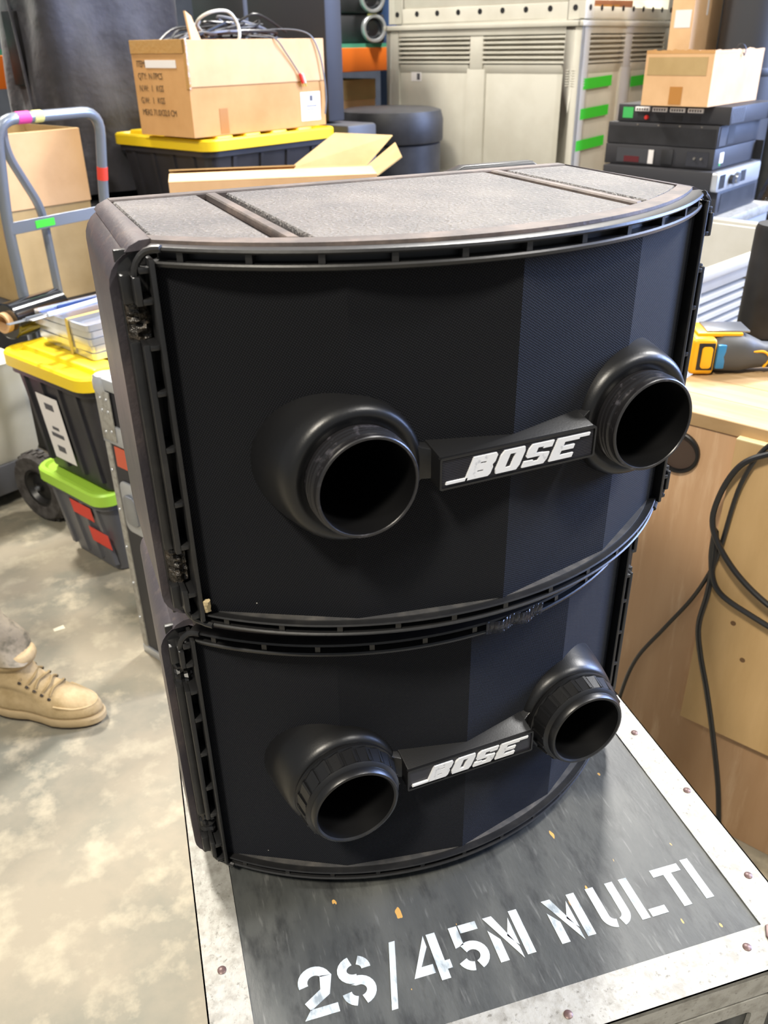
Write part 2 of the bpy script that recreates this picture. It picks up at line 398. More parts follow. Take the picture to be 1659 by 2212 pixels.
    # vertical frame bars
    for s_ in (-1, 1):
        mb = MB()
        X = lambda x: s_*x
        z0, z1 = ZBL, ZTU
        lat = [(.052, .086), (.251, .277)]
        def bx(a, b, y0, y1, c, d):
            x0, x1 = sorted((X(a), X(b))); mb.box(x0, x1, y0, y1, c, d)
        bx(.2288, .2325, -.008, .022, z0+.006, z1-.007)           # inner lip
        bx(.2300, .2500, .018, .024, z0+.004, z1-.004)            # back plate of the slots
        zz = z0+.016
        for c0, c1 in lat + [(z1-.018, z1-.018)]:
            bx(.2388, .2432, -.004, .022, zz, c0)                 # outer lip, interrupted at the latches
            bx(.2432, .2500, .006, .022, zz, c0)
            zz = c1
        for zc in (.026, .047, .091, .128, .1725, .2155, .2485, .2795, .300):
            bx(.2320, .2392, -.005, .020, zc-.002, zc+.002)
        obj('side_frame_bar', mb, m_frame, t, bevel=.0009, seg=2)
        for c0, c1 in lat:       # torn latch seats
            mb = MB(); n = 10; rings = []
            for k in range(n+1):
                z = c0 + (c1-c0)*k/n; q = []
                for j in range(9):
                    an = math.pi*j/8; rad = (.5+.5*noise.noise(Vector((k*.9, j*.8, s_*3+loc[2]*9+c0*30))))
                    q.append((X(.2405 - .0085*math.cos(an)), .018 - .013*math.sin(an)*rad, z))
                rings.append(q)
            mb.loft(rings); obj('broken_latch_seat', mb, m_broken if worn or s_ > 0 else m_frame, t, smooth=20)
    # rounded frame corners
    for s_ in (-1, 1):
        for zc, up in ((ZTU-.004, 1), (ZBL+.004, -1)):
            mb = MB(); pts = []
            for k in range(7):
                a = R(90*k/6); xq = .2238 + .0172*math.sin(a); pts.append((s_*xq, arc_y(xq) - .0005 + max(0, xq-.232)*.2, zc - up*.014 + up*.0172*math.cos(a)))
            mb.tube(pts, .0026, 8); obj('frame_corner', mb, m_frame, t)
    # grille cloth (four flat facets)
    gp = [(-.2275, .002), (-.1187, -.0625), (0, -.0870), (.1187, -.0625), (.2275, .002)]
    za, zb_ = .0235, .3025
    vs = []; fs = []; uvs = []
    d = 0
    for i, (x, y) in enumerate(gp):
        if i: d += math.hypot(x-gp[i-1][0], y-gp[i-1][1])
        vs += [(x, y, za), (x, y, zb_)]; uvs += [(d, za), (d, zb_)]
    for i in range(4): fs.append((2*i, 2*i+2, 2*i+3, 2*i+1))
    nb = len(vs)
    for x, y in gp: vs += [(x, y+.004, za), (x, y+.004, zb_)]; uvs += [(0, 0), (0, 0)]
    for i in range(4): a = nb+2*i; fs.append((a+1, a+3, a+2, a)); fs.append((2*i+1, 2*i+3, a+3, a+1)); fs.append((2*i, a, a+2, 2*i+2))
    fs += [(0, 1, nb+1, nb), (8, nb+8, nb+9, 9)]
    me = bpy.data.meshes.new('grille'); me.from_pydata(vs, [], fs); uvl = me.uv_layers.new(name='UVMap')
    for l in me.loops: uvl.data[l.index].uv = uvs[l.vertex_index]
    gr = obj('grille', me, m_grille, t, smooth=0)
    cut = MB()
    for s_ in (-1, 1): cut.lathe([(.001, -.02), (.038, -.02), (.038, .12), (.001, .12)], 32, lambda x, y, z, s_=s_: (s_*.1222 + x, -z, .1600 + y), cap=True)
    cu = obj('cutter', cut, m_grille, t, smooth=0)
    bo = gr.modifiers.new('holes', 'BOOLEAN'); bo.object = cu; bo.operation = 'DIFFERENCE'; bo.solver = 'EXACT'
    dg = bpy.context.evaluated_depsgraph_get(); dg.update()
    nm_ = bpy.data.meshes.new_from_object(gr.evaluated_get(dg)); gr.modifiers.clear(); gr.data = nm_
    bpy.data.objects.remove(cu)
    # baffle behind the cloth closes the box
    # ports
    zp = .1600
    for s_ in (-1, 1):
        cx = s_*.1222
        mp = lambda x, y, z, cx=cx: (cx + x, -z, zp + y)     # lathe axis -> -y
        mb = MB(); mb.lathe([(.0395, -.02), (.0620, .020), (.0580, .048), (.0550, .064), (.0528, .0735), (.0505, .0775), (.0480, .0792), (.0450, .0796), (.0430, .0785), (.0395, .0780), (.0385, .0700)], 56, mp)
        po = obj('port', mb, m_port, t, smooth=50)
        mb = MB()
        if worn:
            prof = [(.0392, .070), (.0392, .0805)]
            for k in range(3): z = .0815 + k*.0042; prof += [(.0398, z), (.0398, z+.0012), (.0380, z+.0020), (.0380, z+.0034)]
            prof += [(.0385, .0950), (.0385, .0985), (.0378, .0992), (.0362, .0992), (.0358, .0985)]
            mb.lathe(prof, 56, mp); obj('thread_ring', mb, m_thread, po, smooth=30)
        else:
            prof = [(.0395, .070), (.0480, .0800), (.0492, .0815), (.0492, .0845), (.0470, .0855), (.0450, .1010), (.0425, .1035), (.0415, .1040), (.0412, .1085), (.0400, .1105), (.0380, .1110), (.0366, .1095)]
            mb.lathe(prof, 56, mp)
            for k in range(22):
                a0 = 2*math.pi*k/22
                mb.loft([[mp(r*math.cos(a), r*math.sin(a), z) for r, a, z in ((.0440, a0, .0862), (.0488, a0, .0862), (.0462, a0, .1005), (.0440, a0, .1005))],
                         [mp(r*math.cos(a), r*math.sin(a), z) for r, a, z in ((.0440, a0+.05, .0862), (.0488, a0+.05, .0862), (.0462, a0+.05, .1005), (.0440, a0+.05, .1005))]])
                mb.loft([[mp(r*math.cos(a), r*math.sin(a), z) for r, a, z in ((.0440, a0+.05, .0862), (.0488, a0+.05, .0862), (.0455, a0+.05, .1005), (.0440, a0+.05, .1005))],
                         [mp(r*math.cos(a), r*math.sin(a), z) for r, a, z in ((.0440, a0+.23, .0862), (.0473, a0+.23, .0862), (.0452, a0+.23, .1005), (.0440, a0+.23, .1005))]])
            obj('locking_ring', mb, m_port, po, smooth=30)
        mb = MB(); mb.lathe([((.0358, .0985) if worn else (.0366, .1095)), (.0354, .0900), (.0350, .0600), (.0345, -.03), (.030, -.10), (.001, -.105)], 48, mp); obj('port_tube', mb, m_portin, po, smooth=60)
    # badge bar between the ports
    bz0, bz1, bx, by = .1448, .1702, .0672, -.0985
    mb = MB()
    mb.loft([[(-bx+.001, by+.002, bz0), (bx-.001, by+.002, bz0), (bx-.001, by+.002, bz1), (-bx+.001, by+.002, bz1)],
             [(-bx+.001, -.076, bz0+.001), (bx-.001, -.076, bz0+.001), (bx-.001, -.076, bz1+.004), (-bx+.001, -.076, bz1+.004)],
             [(-bx-.004, -.055, bz0+.001), (bx+.004, -.055, bz0+.001), (bx+.004, -.055, bz1+.010), (-bx-.004, -.055, bz1+.010)]])
    for s_ in (-1, 1):   # necks that run into the ports
        mb.loft([[(s_*.064, -.084, bz0+.003), (s_*.064, -.050, bz0+.001), (s_*.064, -.050, bz1+.008), (s_*.064, -.084, bz1+.001)],
                 [(s_*.072, -.079, bz0+.002), (s_*.072, -.050, bz0), (s_*.072, -.050, bz1+.010), (s_*.072, -.079, bz1+.002)],
                 [(s_*.082, -.0775, bz0-.006), (s_*.082, -.045, bz0-.008), (s_*.082, -.045, bz1+.016), (s_*.082, -.0775, bz1+.009)]])
    bd = obj('badge_bar', mb, m_port, t, bevel=.0012, seg=2)
    # raised rim round the plate
    mb = MB(); o_ = rrect(-bx, bx, bz0, bz1, .0018, 3); i_ = rrect(-bx+.0016, bx-.0016, bz0+.0016, bz1-.0016, .001, 3)
    mb.loft([[(x, by+.0035, z) for x, z in o_], [(x, by, z) for x, z in o_], [(x, by, z) for x, z in i_], [(x, by+.003, z) for x, z in i_]], cap=False)
    obj('badge_rim', mb, m_port, bd, smooth=30)
    mb = MB(); mb.box(-bx+.001, bx-.001, by+.0018, by+.003, bz0+.001, bz1-.001)
    if worn:
        nr = 17
        for k in range(nr):
            z = bz0+.0022 + (bz1-bz0-.0044)*k/(nr-1); mb.box(-bx+.0022, bx-.0022, by+.0010, by+.002, z-.00038, z+.00038)
    obj('badge_plate', mb, m_badge, bd, smooth=0)
    # raised letters
    Wp, Hp = 2*bx, bz1-bz0
    y0, y1 = by-.0004, by+.0019
    u = lambda f: -bx + f*Wp
    h = .0172; zb0 = bz0 + .0042; sh = .42; th = .0042; tv = .0078
    def letter(ox, polys):
        mb = MB(); glyph_quads(mb, polys, ox, zb0, y0, y1, sh, 0); obj('letter', mb, m_letter, bd, smooth=0)
    w_ = .0205
    hm = h/2; ch = .0016
    hb, q_ = .0049, .0010
    wl = w_-tv; mq = .0020
    letter(u(.150), [rc(0, tv, 0, h), rc(tv, wl, 0, hb), rc(tv, wl, h-hb, h), rc(tv, wl, hm-.0025, hm+.0025),
                     [(wl, 0), (w_-ch, 0), (w_, ch), (wl, ch)], rc(wl, w_, ch, hm-mq), [(wl, hm-mq), (w_, hm-mq), (w_-.0014, hm), (wl, hm)],
                     [(wl, hm), (w_-.0014, hm), (w_, hm+mq), (wl, hm+mq)], rc(wl, w_, hm+mq, h-ch), [(wl, h-ch), (w_, h-ch), (w_-ch, h), (wl, h)]])
    letter(u(.330), [[(0, .0034), (tv, .0034), (tv, h-.0034), (0, h-.0034)], [(w_-tv, .0034), (w_, .0034), (w_, h-.0034), (w_-tv, h-.0034)],
                     [(ch, 0), (w_-ch, 0), (w_, .0034), (0, .0034)], [(0, h-.0034), (w_, h-.0034), (w_-ch, h), (ch, h)]])
    letter(u(.508), [[(0, 0), (w_-ch, 0), (w_, .0032), (0, .0032)], [(w_-tv, .0032), (w_, .0032), (w_, hm-.0008), (w_-tv, hm-.0016)],
                     [(0, hm+.0016), (0, hm-.0002), (ch, hm-.0016), (w_-ch, hm-.0016)], [(0, hm+.0016), (w_-ch, hm-.0016), (w_, hm-.0002), (ch, hm+.0016)],
                     [(0, hm+.0008), (tv, hm+.0016), (tv, h-.0032), (0, h-.0032)], [(0, h-.0032), (w_, h-.0032), (w_, h), (ch, h)], rc(0, tv, .0032, .0046), rc(w_-tv, w_, h-.0046, h-.0032)])
    letter(u(.686), [rc(0, tv, 0, h), rc(tv, w_, 0, .0034), rc(tv, w_-.002, hm-.0016, hm+.0016), rc(tv, w_, h-.0034, h), [(w_, h-.0022), (w_+.0085, h-.0022), (w_+.0085, h), (w_, h)]])
    mb = MB(); glyph_quads(mb, [rc(0, .0170, 0, .0020)], u(.035), bz0+.0042, y0, y1, sh, 0); obj('letter_bar', mb, m_letter, bd, smooth=0)
    return t

sp_hi = speaker('upper loudspeaker with dusty textured top, bare threaded ports and ribbed badge', (0, 0, 1.0325), 0, True)
sp_lo = speaker('lower loudspeaker with ridged locking rings on its ports, standing on the flight case', (-.005, .0333, .7005), -.0345, False)
# foam showing at the torn lower corner, clear tape on the lower rail
mb = MB(); rings = []
for k in range(6):
    z = .029 + .012*k/5
    rings.append([(-.2262 + .0030*math.cos(a) + .002*noise.noise(Vector((k, a, 0))), -.004 + .003*math.sin(a) - .0008*k, z) for a in [2*math.pi*j/8 for j in range(8)]])
mb.loft(rings); fo = obj('torn_foam', mb, m_foam, sp_hi)
mb = MB()
for i in range(14):
    a = .03 + .17*i/13; a2 = .03 + .17*(i+1)/13
    def P_(a, q): return arc_pt(a, .0012 + .0012*math.sin(a*90+q), .3000 + .0135*q + .0012*math.sin(a*70))
    mb.loft([[P_(a, 0), P_(a, .5), P_(a, 1)], [P_(a2, 0), P_(a2, .5), P_(a2, 1)]], cap=False, closed=False)
o = obj('tape_scrap', mb, m_tapeclear, sp_lo, recalc=False)
sm = o.modifiers.new('thickness', 'SOLIDIFY'); sm.thickness = .0003

# ------------------------------------------------------------------ flight case under the speakers
CU0, CU1, CV0, CV1, CZ = -.276, .291, -.250, .312, .70
fc = thing('flight_case', 'black flight case with aluminium edges stencilled 2S/45M MULTI, under the loudspeakers', 'flight case', (0, 0, 0), R(-8))
mb = MB(); mb.box(CU0+.006, CU1-.006, CV0+.006, CV1-.006, .09, CZ-.004); obj('case_body', mb, m_lam, fc, smooth=0)
mb = MB(); mb.box(CU0+.0385, CU1-.0385, CV0+.0415, CV1-.0385, CZ-.006, CZ); obj('top_panel', mb, m_lam, fc, smooth=0)
ew = .039
for nm, (x0, x1, y0, y1) in dict(l=(CU0, CU0+ew, CV0, CV1), r=(CU1-ew, CU1, CV0, CV1), f=(CU0+ew, CU1-ew, CV0, CV0+.042), b=(CU0+ew, CU1-ew, CV1-ew, CV1)).items():
    mb = MB()
    if nm in 'lr':
        mb.box(x0, x1, y0, y1, CZ-.004, CZ+.0015); xx = (x0, x0+.0015) if nm == 'l' else (x1-.0015, x1); mb.box(xx[0], xx[1], y0, y1, CZ-.035, CZ+.0015)
    else:
        mb.box(x0, x1, y0, y1, CZ-.004, CZ+.0015); yy = (y0, y0+.0015) if nm == 'f' else (y1-.0015, y1); mb.box(CU0, CU1, yy[0], yy[1], CZ-.035, CZ+.0015)
    obj('edge_extrusion', mb, m_alu, fc, smooth=0)
for x in (CU0, CU1):
    for y in (CV0, CV1):   # upright corner extrusions
        mb = MB(); sx = 1 if x < 0 else -1; sy = 1 if y < 0 else -1
        a, b = sorted((x, x+sx*.03)); c, d = sorted((y, y+sy*.002)); mb.box(a, b, c, d, .09, CZ-.03)
        a, b = sorted((x, x+sx*.002)); c, d = sorted((y, y+sy*.03)); mb.box(a, b, c, d, .09, CZ-.03)
        obj('corner_extrusion', mb, m_alu, fc, smooth=0)
# corner brackets with screws
def bracket(x, y, sx, sy):
    p = [(0, 0), (-.034, 0), (-.043, .008), (-.043, .030), (-.036, .040), (-.028, .040), (-.020, .046), (0, .046)]
    poly = [(x + (-sx)*px*-1*-1, y + sy*py) for px, py in p] if False else [(x + sx*(-px)*1, y + sy*py) for px, py in [(q[0], q[1]) for q in p]]
    mb = MB(); mb.prism(poly, CZ+.001, CZ+.0035); a, b = sorted((x, x+sx*.046)); c, d = sorted((y, y-sy*.003)); mb.box(a, b, c, d, CZ-.04, CZ+.0035)
    a, b = sorted((x, x-sx*.003)); c, d = sorted((y-sy*.003, y+sy*.046)); mb.box(a, b, c, d, CZ-.04, CZ+.0035)
    br = obj('corner_bracket', mb, m_bracket, fc, bevel=.001, seg=2)
    return br
def screw(x, y, parent, z=CZ+.0015, r=.0042, mat=None):
    mb = MB(); mb.lathe([(.0001, 0), (r, 0), (r, .0005), (r*.7, .0013), (.0001, .0015)], 14, lambda a, b, c: (x+a, y+b, z+c))
    s = obj('screw', mb, mat or m_screw, parent, smooth=40)
    mb = MB(); mb.box(x-r*.6, x+r*.6, y-.0006, y+.0006, z+.0012, z+.0017); mb.box(x-.0006, x+.0006, y-r*.6, y+r*.6, z+.0012, z+.0017); 
    return s
for x, y, sx, sy in ((CU1, CV0, -1, 1), (CU0, CV0, 1, 1), (CU0, CV1, 1, -1), (CU1, CV1, -1, -1)):
    br = bracket(x, y, sx, sy)
    for q, p in ((.030, .014), (.030, .034)):
        mb = MB(); cx_, cy_ = x+sx*q, y+sy*p
        mb.lathe([(.0001, 0), (.0052, 0), (.0050, .0008), (.0035, .0016), (.0001, .0017)], 14, lambda a, b, c: (cx_+a, cy_+b, CZ+.0035+c))
        obj('screw', mb, m_screw, br, smooth=40)
for x, y in ((.276, -.157), (.282, -.040), (.274, .060), (.224, -.224), (.032, -.232), (-.15, -.230), (-.258, -.10), (-.257, .06)):
    screw(x, y, fc, mat=m_bracket)
# recessed spring handle on the front
hx0, hx1, hz0, hz1 = .06, .245, CZ-.16, CZ-.040
mb = MB(); o_ = rrect(hx0, hx1, hz0, hz1, .012, 4); i_ = rrect(hx0+.02, hx1-.02, hz0+.02, hz1-.02, .008, 4)
mb.loft([[(x, CV0+.006, z) for x, z in o_], [(x, CV0+.0005, z) for x, z in o_], [(x, CV0+.0005, z) for x, z in i_], [(x, CV0+.0055, z) for x, z in i_]], cap=False)
hd = obj('recessed_handle', mb, m_alu, fc, smooth=30)
mb = MB(); mb.tube(crom([(hx0+.035, CV0+.004, hz0+.06), (hx0+.035, CV0-.012, hz0+.045), (hx1-.035, CV0-.012, hz0+.045), (hx1-.035, CV0+.004, hz0+.06)], 6), .006, 10); obj('handle_grip', mb, m_black, hd)
# castors
for x in (CU0+.08, CU1-.08):
    for y in (CV0+.08, CV1-.08):
        mb = MB(); mb.lathe([(.001, -.018), (.040, -.018), (.045, -.012), (.045, .012), (.040, .018), (.001, .018)], 24, lambda a, b, c: (x+c, y+a, .045+b))
        mb.box(x-.03, x+.03, y-.04, y+.04, .084, .0915); mb.box(x-.026, x-.021, y-.02, y+.02, .04, .086); mb.box(x+.021, x+.026, y-.02, y+.02, .04, .086); obj('castor', mb, m_hub, fc)
# stencilled lettering (paint, a hair proud of the laminate)
zA, zB = CZ+.0001, CZ+.0004
B0, TH = -.169, .0475      # baseline v and cap height
SW = .0088
def arcp(cx, cy, rx, ry, a0, a1, n=10): return [(cx + rx*math.cos(R(a0+(a1-a0)*k/n)), cy + ry*math.sin(R(a0+(a1-a0)*k/n))) for k in range(n+1)]
def stencil(fn):
    mb = MB(); fn(mb); return obj('stencil_letter', mb, m_paint, fc, smooth=0)
def quad(mb, q): mb.hexa([(x, y, zA) for x, y in q], [(x, y, zB) for x, y in q])
top = B0+TH
def g2(mb):
    x = -.192; mb.strip(arcp(x+.015, top-.0145, .0115, .0105, 195, 20, 12) + [(x+.022, top-.026), (x+.004, B0+.0115)], SW, zA, zB); quad(mb, [(x-.001, B0), (x+.031, B0), (x+.031, B0+.0085), (x+.006, B0+.0085)])
def gS(mb):
    x = -.155; cx = x+.0155
    mb.strip(arcp(cx, top-.0135, .0115, .0092, 85, 275, 12)[1:] + [], SW, zA, zB); mb.strip(arcp(cx, top-.0135, .0115, .0092, -5, 65, 6), SW, zA, zB)
    n0 = len(mb.v); mb.strip(arcp(cx, B0+.0135, .0115, .0098, 95, -75, 12), SW, zA, zB); mb.lift(n0, .00005); mb.strip(arcp(cx, B0+.0135, .0115, .0098, 180, 252, 6), SW, zA, zB)
    n0 = len(mb.v); quad(mb, [(cx-.006, top-.0272), (cx+.004, top-.0272), (cx+.006, B0+.0185), (cx-.002, B0+.0185)]); mb.lift(n0, .0001)
def gslash(mb): quad(mb, [(-.1165, B0-.013), (-.1105, B0-.013), (-.0945, top+.003), (-.1005, top+.003)])
def g4(mb):
    x = -.088; quad(mb, [(x+.024, B0), (x+.033, B0), (x+.033, top), (x+.024, top)]); quad(mb, [(x, B0+.0085), (x+.021, B0+.0085), (x+.021, B0+.0175), (x+.0098, B0+.0175)])
    quad(mb, [(x, B0+.0085), (x+.0098, B0+.0175), (x+.021, top-.012), (x+.021, top)]); quad(mb, [(x+.033, B0+.009), (x+.038, B0+.009), (x+.038, B0+.0175), (x+.033, B0+.0175)])
def g5(mb):
    x = -.043; quad(mb, [(x+.002, top-.022), (x+.0108, top-.020), (x+.0108, top), (x+.002, top)]); quad(mb, [(x+.012, top-.0085), (x+.030, top-.0085), (x+.030, top), (x+.012, top)])
    mb.strip(arcp(x+.0155, B0+.0145, .0115, .0105, 125, -72, 14), SW, zA, zB); mb.strip(arcp(x+.0155, B0+.0145, .0115, .0105, 195, 262, 6), SW, zA, zB)
def gM(x):
    def f(mb):
        quad(mb, [(x, B0), (x+.0088, B0), (x+.0088, B0+.022), (x, B0+.034)]); quad(mb, [(x, top), (x+.0095, top), (x+.0235, B0+.010), (x+.0235, B0-.002)])
        quad(mb, [(x+.0165, top-.024), (x+.0245, top-.006), (x+.0245, top-.036), (x+.0225, B0+.014)]); quad(mb, [(x+.0275, B0), (x+.0363, B0), (x+.0363, top), (x+.0275, top)])
    return f
def gU(mb):
    x = .1075; mb.strip([(x+.0045, top), (x+.0045, B0+.014)] + arcp(x+.0145, B0+.0140, .0100, .0098, 185, 262, 8), SW, zA, zB); mb.strip(arcp(x+.0165, B0+.0140, .0100, .0098, -78, 0, 8) + [(x+.0265, top)], SW, zA, zB)
def gL(mb): quad(mb, [(.1455, B0), (.1545, B0), (.1545, top), (.1455, top)]); quad(mb, [(.1570, B0), (.1750, B0), (.1750, B0+.0085), (.1570, B0+.0085)])
def gT(mb): quad(mb, [(.1820, top-.0085), (.2140, top-.0085), (.2140, top), (.1820, top)]); quad(mb, [(.1935, B0+.001), (.2025, B0+.001), (.2025, top-.0085), (.1935, top-.0085)])
def gI(mb): quad(mb, [(.2195, B0+.002), (.2285, B0+.002), (.2285, top+.002), (.2195, top+.002)])
for f in (g2, gS, gslash, g4, g5, gM(-.005), gM(.0585), gU, gL, gT, gI): stencil(f)

# ------------------------------------------------------------------ storage totes
def tote(name, label, corner, z0, z1, LX, LY, lidmat, bodymat, group=None, lidh=.035, rz=G, ribs=True, lidribs=True):
    """near corner of the lid at `corner`; local x runs right, local y runs away to the left"""
    t = thing(name, label, 'storage tote', (corner[0], corner[1], z0), rz, group)
    H = z1 - z0; hb = H - lidh
    mb = MB(); i = .025; tp = .035
    rr_loft(mb, [(0, i+tp+.006, LX-i-tp-.006, i+tp+.006, LY-i-tp-.006, .03), (.006, i+tp, LX-i-tp, i+tp, LY-i-tp, .035), (hb-.03, i, LX-i, i, LY-i, .045), (hb-.028, i-.012, LX-i+.012, i-.012, LY-i+.012, .05), (hb, i-.012, LX-i+.012, i-.012, LY-i+.012, .05)])
    body = obj('tote_body', mb, bodymat, t)
    if ribs:   # moulded ribs on the two near sides
        for k in range(4):
            for side in (0, 1):
                L = LX if side == 0 else LY; c = L*(.2 + .2*k); w0 = .012
                q = []
                for z, off in ((.03, tp*.93), (hb-.032, .002)):
                    ii = i + off - .001
                    q.append([(c-w0, ii+.004, z), (c+w0, ii+.004, z), (c+w0*.7, ii-.008, z), (c-w0*.7, ii-.008, z)])
                if side: q = [[(y, x, z) for x, y, z in r] for r in q]
                mb = MB(); mb.loft(q); obj('rib', mb, bodymat, body)
    mb = MB()
    rr_loft(mb, [(hb-.008, .004, LX-.004, .004, LY-.004, .055), (hb-.006, 0, LX, 0, LY, .058), (H-.008, 0, LX, 0, LY, .058), (H-.002, .005, LX-.005, .005, LY-.005, .055), (H-.0015, .018, LX-.018, .018, LY-.018, .045), (H-.009, .026, LX-.026, .026, LY-.026, .04)])
    lid = obj('lid', mb, lidmat, t)
    if lidribs:
        for k in range(4):
            a = LX*(.10 + .2*k); mb = MB()
            rr_loft(mb, [(H-.009, a, a+LX*.13, .035, LY-.035, .012), (H+.004, a+.003, a+LX*.13-.003, .038, LY-.038, .010), (H+.006, a+.006, a+LX*.13-.006, .041, LY-.041, .008)])
            obj('lid_rib', mb, lidmat, lid)
    return t, body
def on_left(mb, y0, y1, z0, z1, x=0., th=.0008):    # thin sheet on the x=0 face
    return mb.box(x-th, x, y0, y1, z0, z1)
ty, tyb = tote('storage_tote', 'black yellow-lidded tote with tall white label, stacked on the lime-lidded tote', (-.179, 1.686), .312, .690, .60, .46, m_yellow, m_tote, 'lidded totes')
def face_sheet(parent, name, mat, y0, y1, z0, z1, xb, xt, H, off=.001):   # sheet on the tapered left side
    f = lambda z: xb + (xt-xb)*z/H - off
    mb = MB(); q = [(f(z0), y0, z0), (f(z0), y1, z0), (f(z1), y1, z1), (f(z1), y0, z1)]
    mb.hexa(q, [(x-.0006, y, z) for x, y, z in q]); return obj(name, mb, mat, parent, smooth=0)
lb = face_sheet(ty, 'paper_label', m_label, .20, .315, .055, .27, .0585, .025, .34, .011)
for k, (a, b, c, d) in enumerate(((.235, .28, .225, .245), (.24, .275, .16, .17), (.225, .29, .135, .148), (.24, .28, .085, .105))):
    face_sheet(lb, 'label_print', m_ink, a, b, c, d, .0585, .025, .34, .0122)
tg, tgb = tote('storage_tote', 'grey tote with lime green lid and red tape, on the floor under another', (-.191, 1.754), 0, .310, .55, .38, m_green, m_totegrey, 'lidded totes', lidribs=False)
for a, b, c, d in ((.10, .215, .185, .235), (.045, .15, .10, .155)): face_sheet(tg, 'red_tape', m_tapered, a, b, c, d, .0585, .025, .275, .011)
tf, tfb = tote('storage_tote', 'black tote with yellow lid holding the big carton of cables', (.494-.02, 2.729), .79, 1.160, .70, .62, m_yellow, m_tote, 'lidded totes')
face_sheet(tf, 'paper_label', m_label, .10, .20, .04, .20, .0585, .025, .34, .011)
tote('storage_tote', 'black-lidded tote directly under the yellow-lidded tote of the cable carton', (.50, 2.74), .40, .786, .66, .58, m_tote, m_tote, 'lidded totes', lidribs=False)
tote('storage_tote', 'lowest black tote of the stack that carries the cable carton', (.50, 2.74), 0, .396, .66, .58, m_tote, m_tote, 'lidded totes', lidribs=False)

# ------------------------------------------------------------------ silver road case beside the tote stack
sc = thing('road_case', 'upright silver-edged road case with latch and orange-red sticker beside the totes', 'flight case', (-.076, 1.196, 0), G)
sx, sy, sh = .42, .228, .80
mb = MB(); mb.box(.004, sx-.004, .004, sy-.004, .0, sh-.004); obj('case_panel', mb, m_blackpaint, sc, smooth=0)
for x in (0, sx-.022):
    for y in (0, sy-.022): mb = MB(); mb.box(x, x+.022, y, y+.022, .0, sh-.03); obj('corner_extrusion', mb, m_alu, sc, bevel=.004)
for z, h_ in ((0, .025), (sh-.165, .05), (sh-.028, .028)):
    mb = MB(); mb.box(-.001, sx+.001, -.001, sy+.001, z, z+h_); obj('edge_extrusion', mb, m_silver, sc, bevel=.002)
for x in (.02, sx-.02):
    for y in (.02, sy-.02):
        mb = MB(); mb.lathe([(.001, -.034), (.022, -.030), (.030, -.012), (.030, .008), (.024, .020), (.001, .026)], 20, lambda a, b, c: (x+a, y+b, sh-.018+c)); obj('ball_corner', mb, m_silver, sc)
for y in (.030, sy-.034):      # riveted corner plates
    mb = MB(); mb.box(-.0035, .0, y-.026, y+.030, sh-.155, sh-.03); pt0 = obj('corner_plate', mb, m_alu, sc, bevel=.001)
    for yy, zz in ((-.012, -.05), (.012, -.05), (-.012, -.08), (.012, -.08), (-.012, -.13), (.012, -.135)):
        mb = MB(); mb.lathe([(.0045, 0), (.0035, .0018), (.0001, .0025)], 10, lambda a, b, c: (-.0035-c, y+yy+a, sh+zz+b)); obj('rivet', mb, m_silver, pt0)
for k in range(5):
    mb = MB(); mb.lathe([(.0045, 0), (.0035, .0018), (.0001, .0025)], 10, lambda a, b, c: (-.0005-c, sy-.011+a, .12+k*.11+b)); obj('rivet', mb, m_silver, sc)
mb = MB(); mb.box(.003, .0042, .135, .195, .575, .628); obj('sticker', mb, M('orange_red_sticker', '#c85a3e', .5), sc, smooth=0)
mb = MB(); mb.prism(rrect(.10, .195, .40, .54, .02), 0, .006, lambda x, y, z: (.004-z, x, y)); la = obj('latch', mb, m_silver, sc, bevel=.002)
mb = MB(); mb.prism(rrect(.125, .175, .43, .51, .015), 0, .010, lambda x, y, z: (-.002-z, x, y)); obj('latch_wing', mb, m_steel, la, bevel=.002)

# ------------------------------------------------------------------ things on the near yellow lid
LX0 = Vector((-.179, 1.686, .696)); gx = Vector((math.cos(G), math.sin(G), 0)); gy = Vector((-math.sin(G), math.cos(G), 0))
def on_grid(o, x, y, z): v = LX0 + gx*x + gy*y; return (v.x, v.y, z)
zt_ = .698
for k in range(5):
    t = thing('steel_tray', ['lowest', 'second from lowest', 'middle', 'second from top', 'topmost'][k] + ' shallow pale metal tray in the pile on the yellow tote lid', 'tray', on_grid(None, .105 + .004*(k % 2), .10 + .003*k, zt_), G + R((-3, 1, -1, 2, 0)[k]), 'metal trays on the tote lid')
    mb = MB(); o_ = rrect(0, .44, 0, .28, .012); i_ = rrect(.006, .434, .006, .274, .010)
    mb.loft([[(x, y, 0) for x, y in i_], [(x, y, 0) for x, y in o_], [(x, y, .018) for x, y in o_], [(x, y, .018) for x, y in i_], [(x, y, .003) for x, y in i_]], cap=False); mb.f.append(tuple(range(4*24, 5*24))); mb.f.append(tuple(reversed(range(24))))
    obj('tray_pan', mb, m_traywhite, t, smooth=30); zt_ += .0195
mb = MB(); p = on_grid(None, .10, .22, 0)
st = thing('strapping_band', 'yellowish strapping band around the pile of metal trays', 'strap', on_grid(None, .105, .10, .698), G)
mb.box(-.004, -.002, .10, .112, 0, .101); mb.box(-.004, .444, .10, .112, .0995, .101); mb.box(.446, .448, .10, .112, 0, .101); mb.box(.444, .448, .10, .112, .0995, .101); obj('band', mb, m_strap, st, smooth=0)
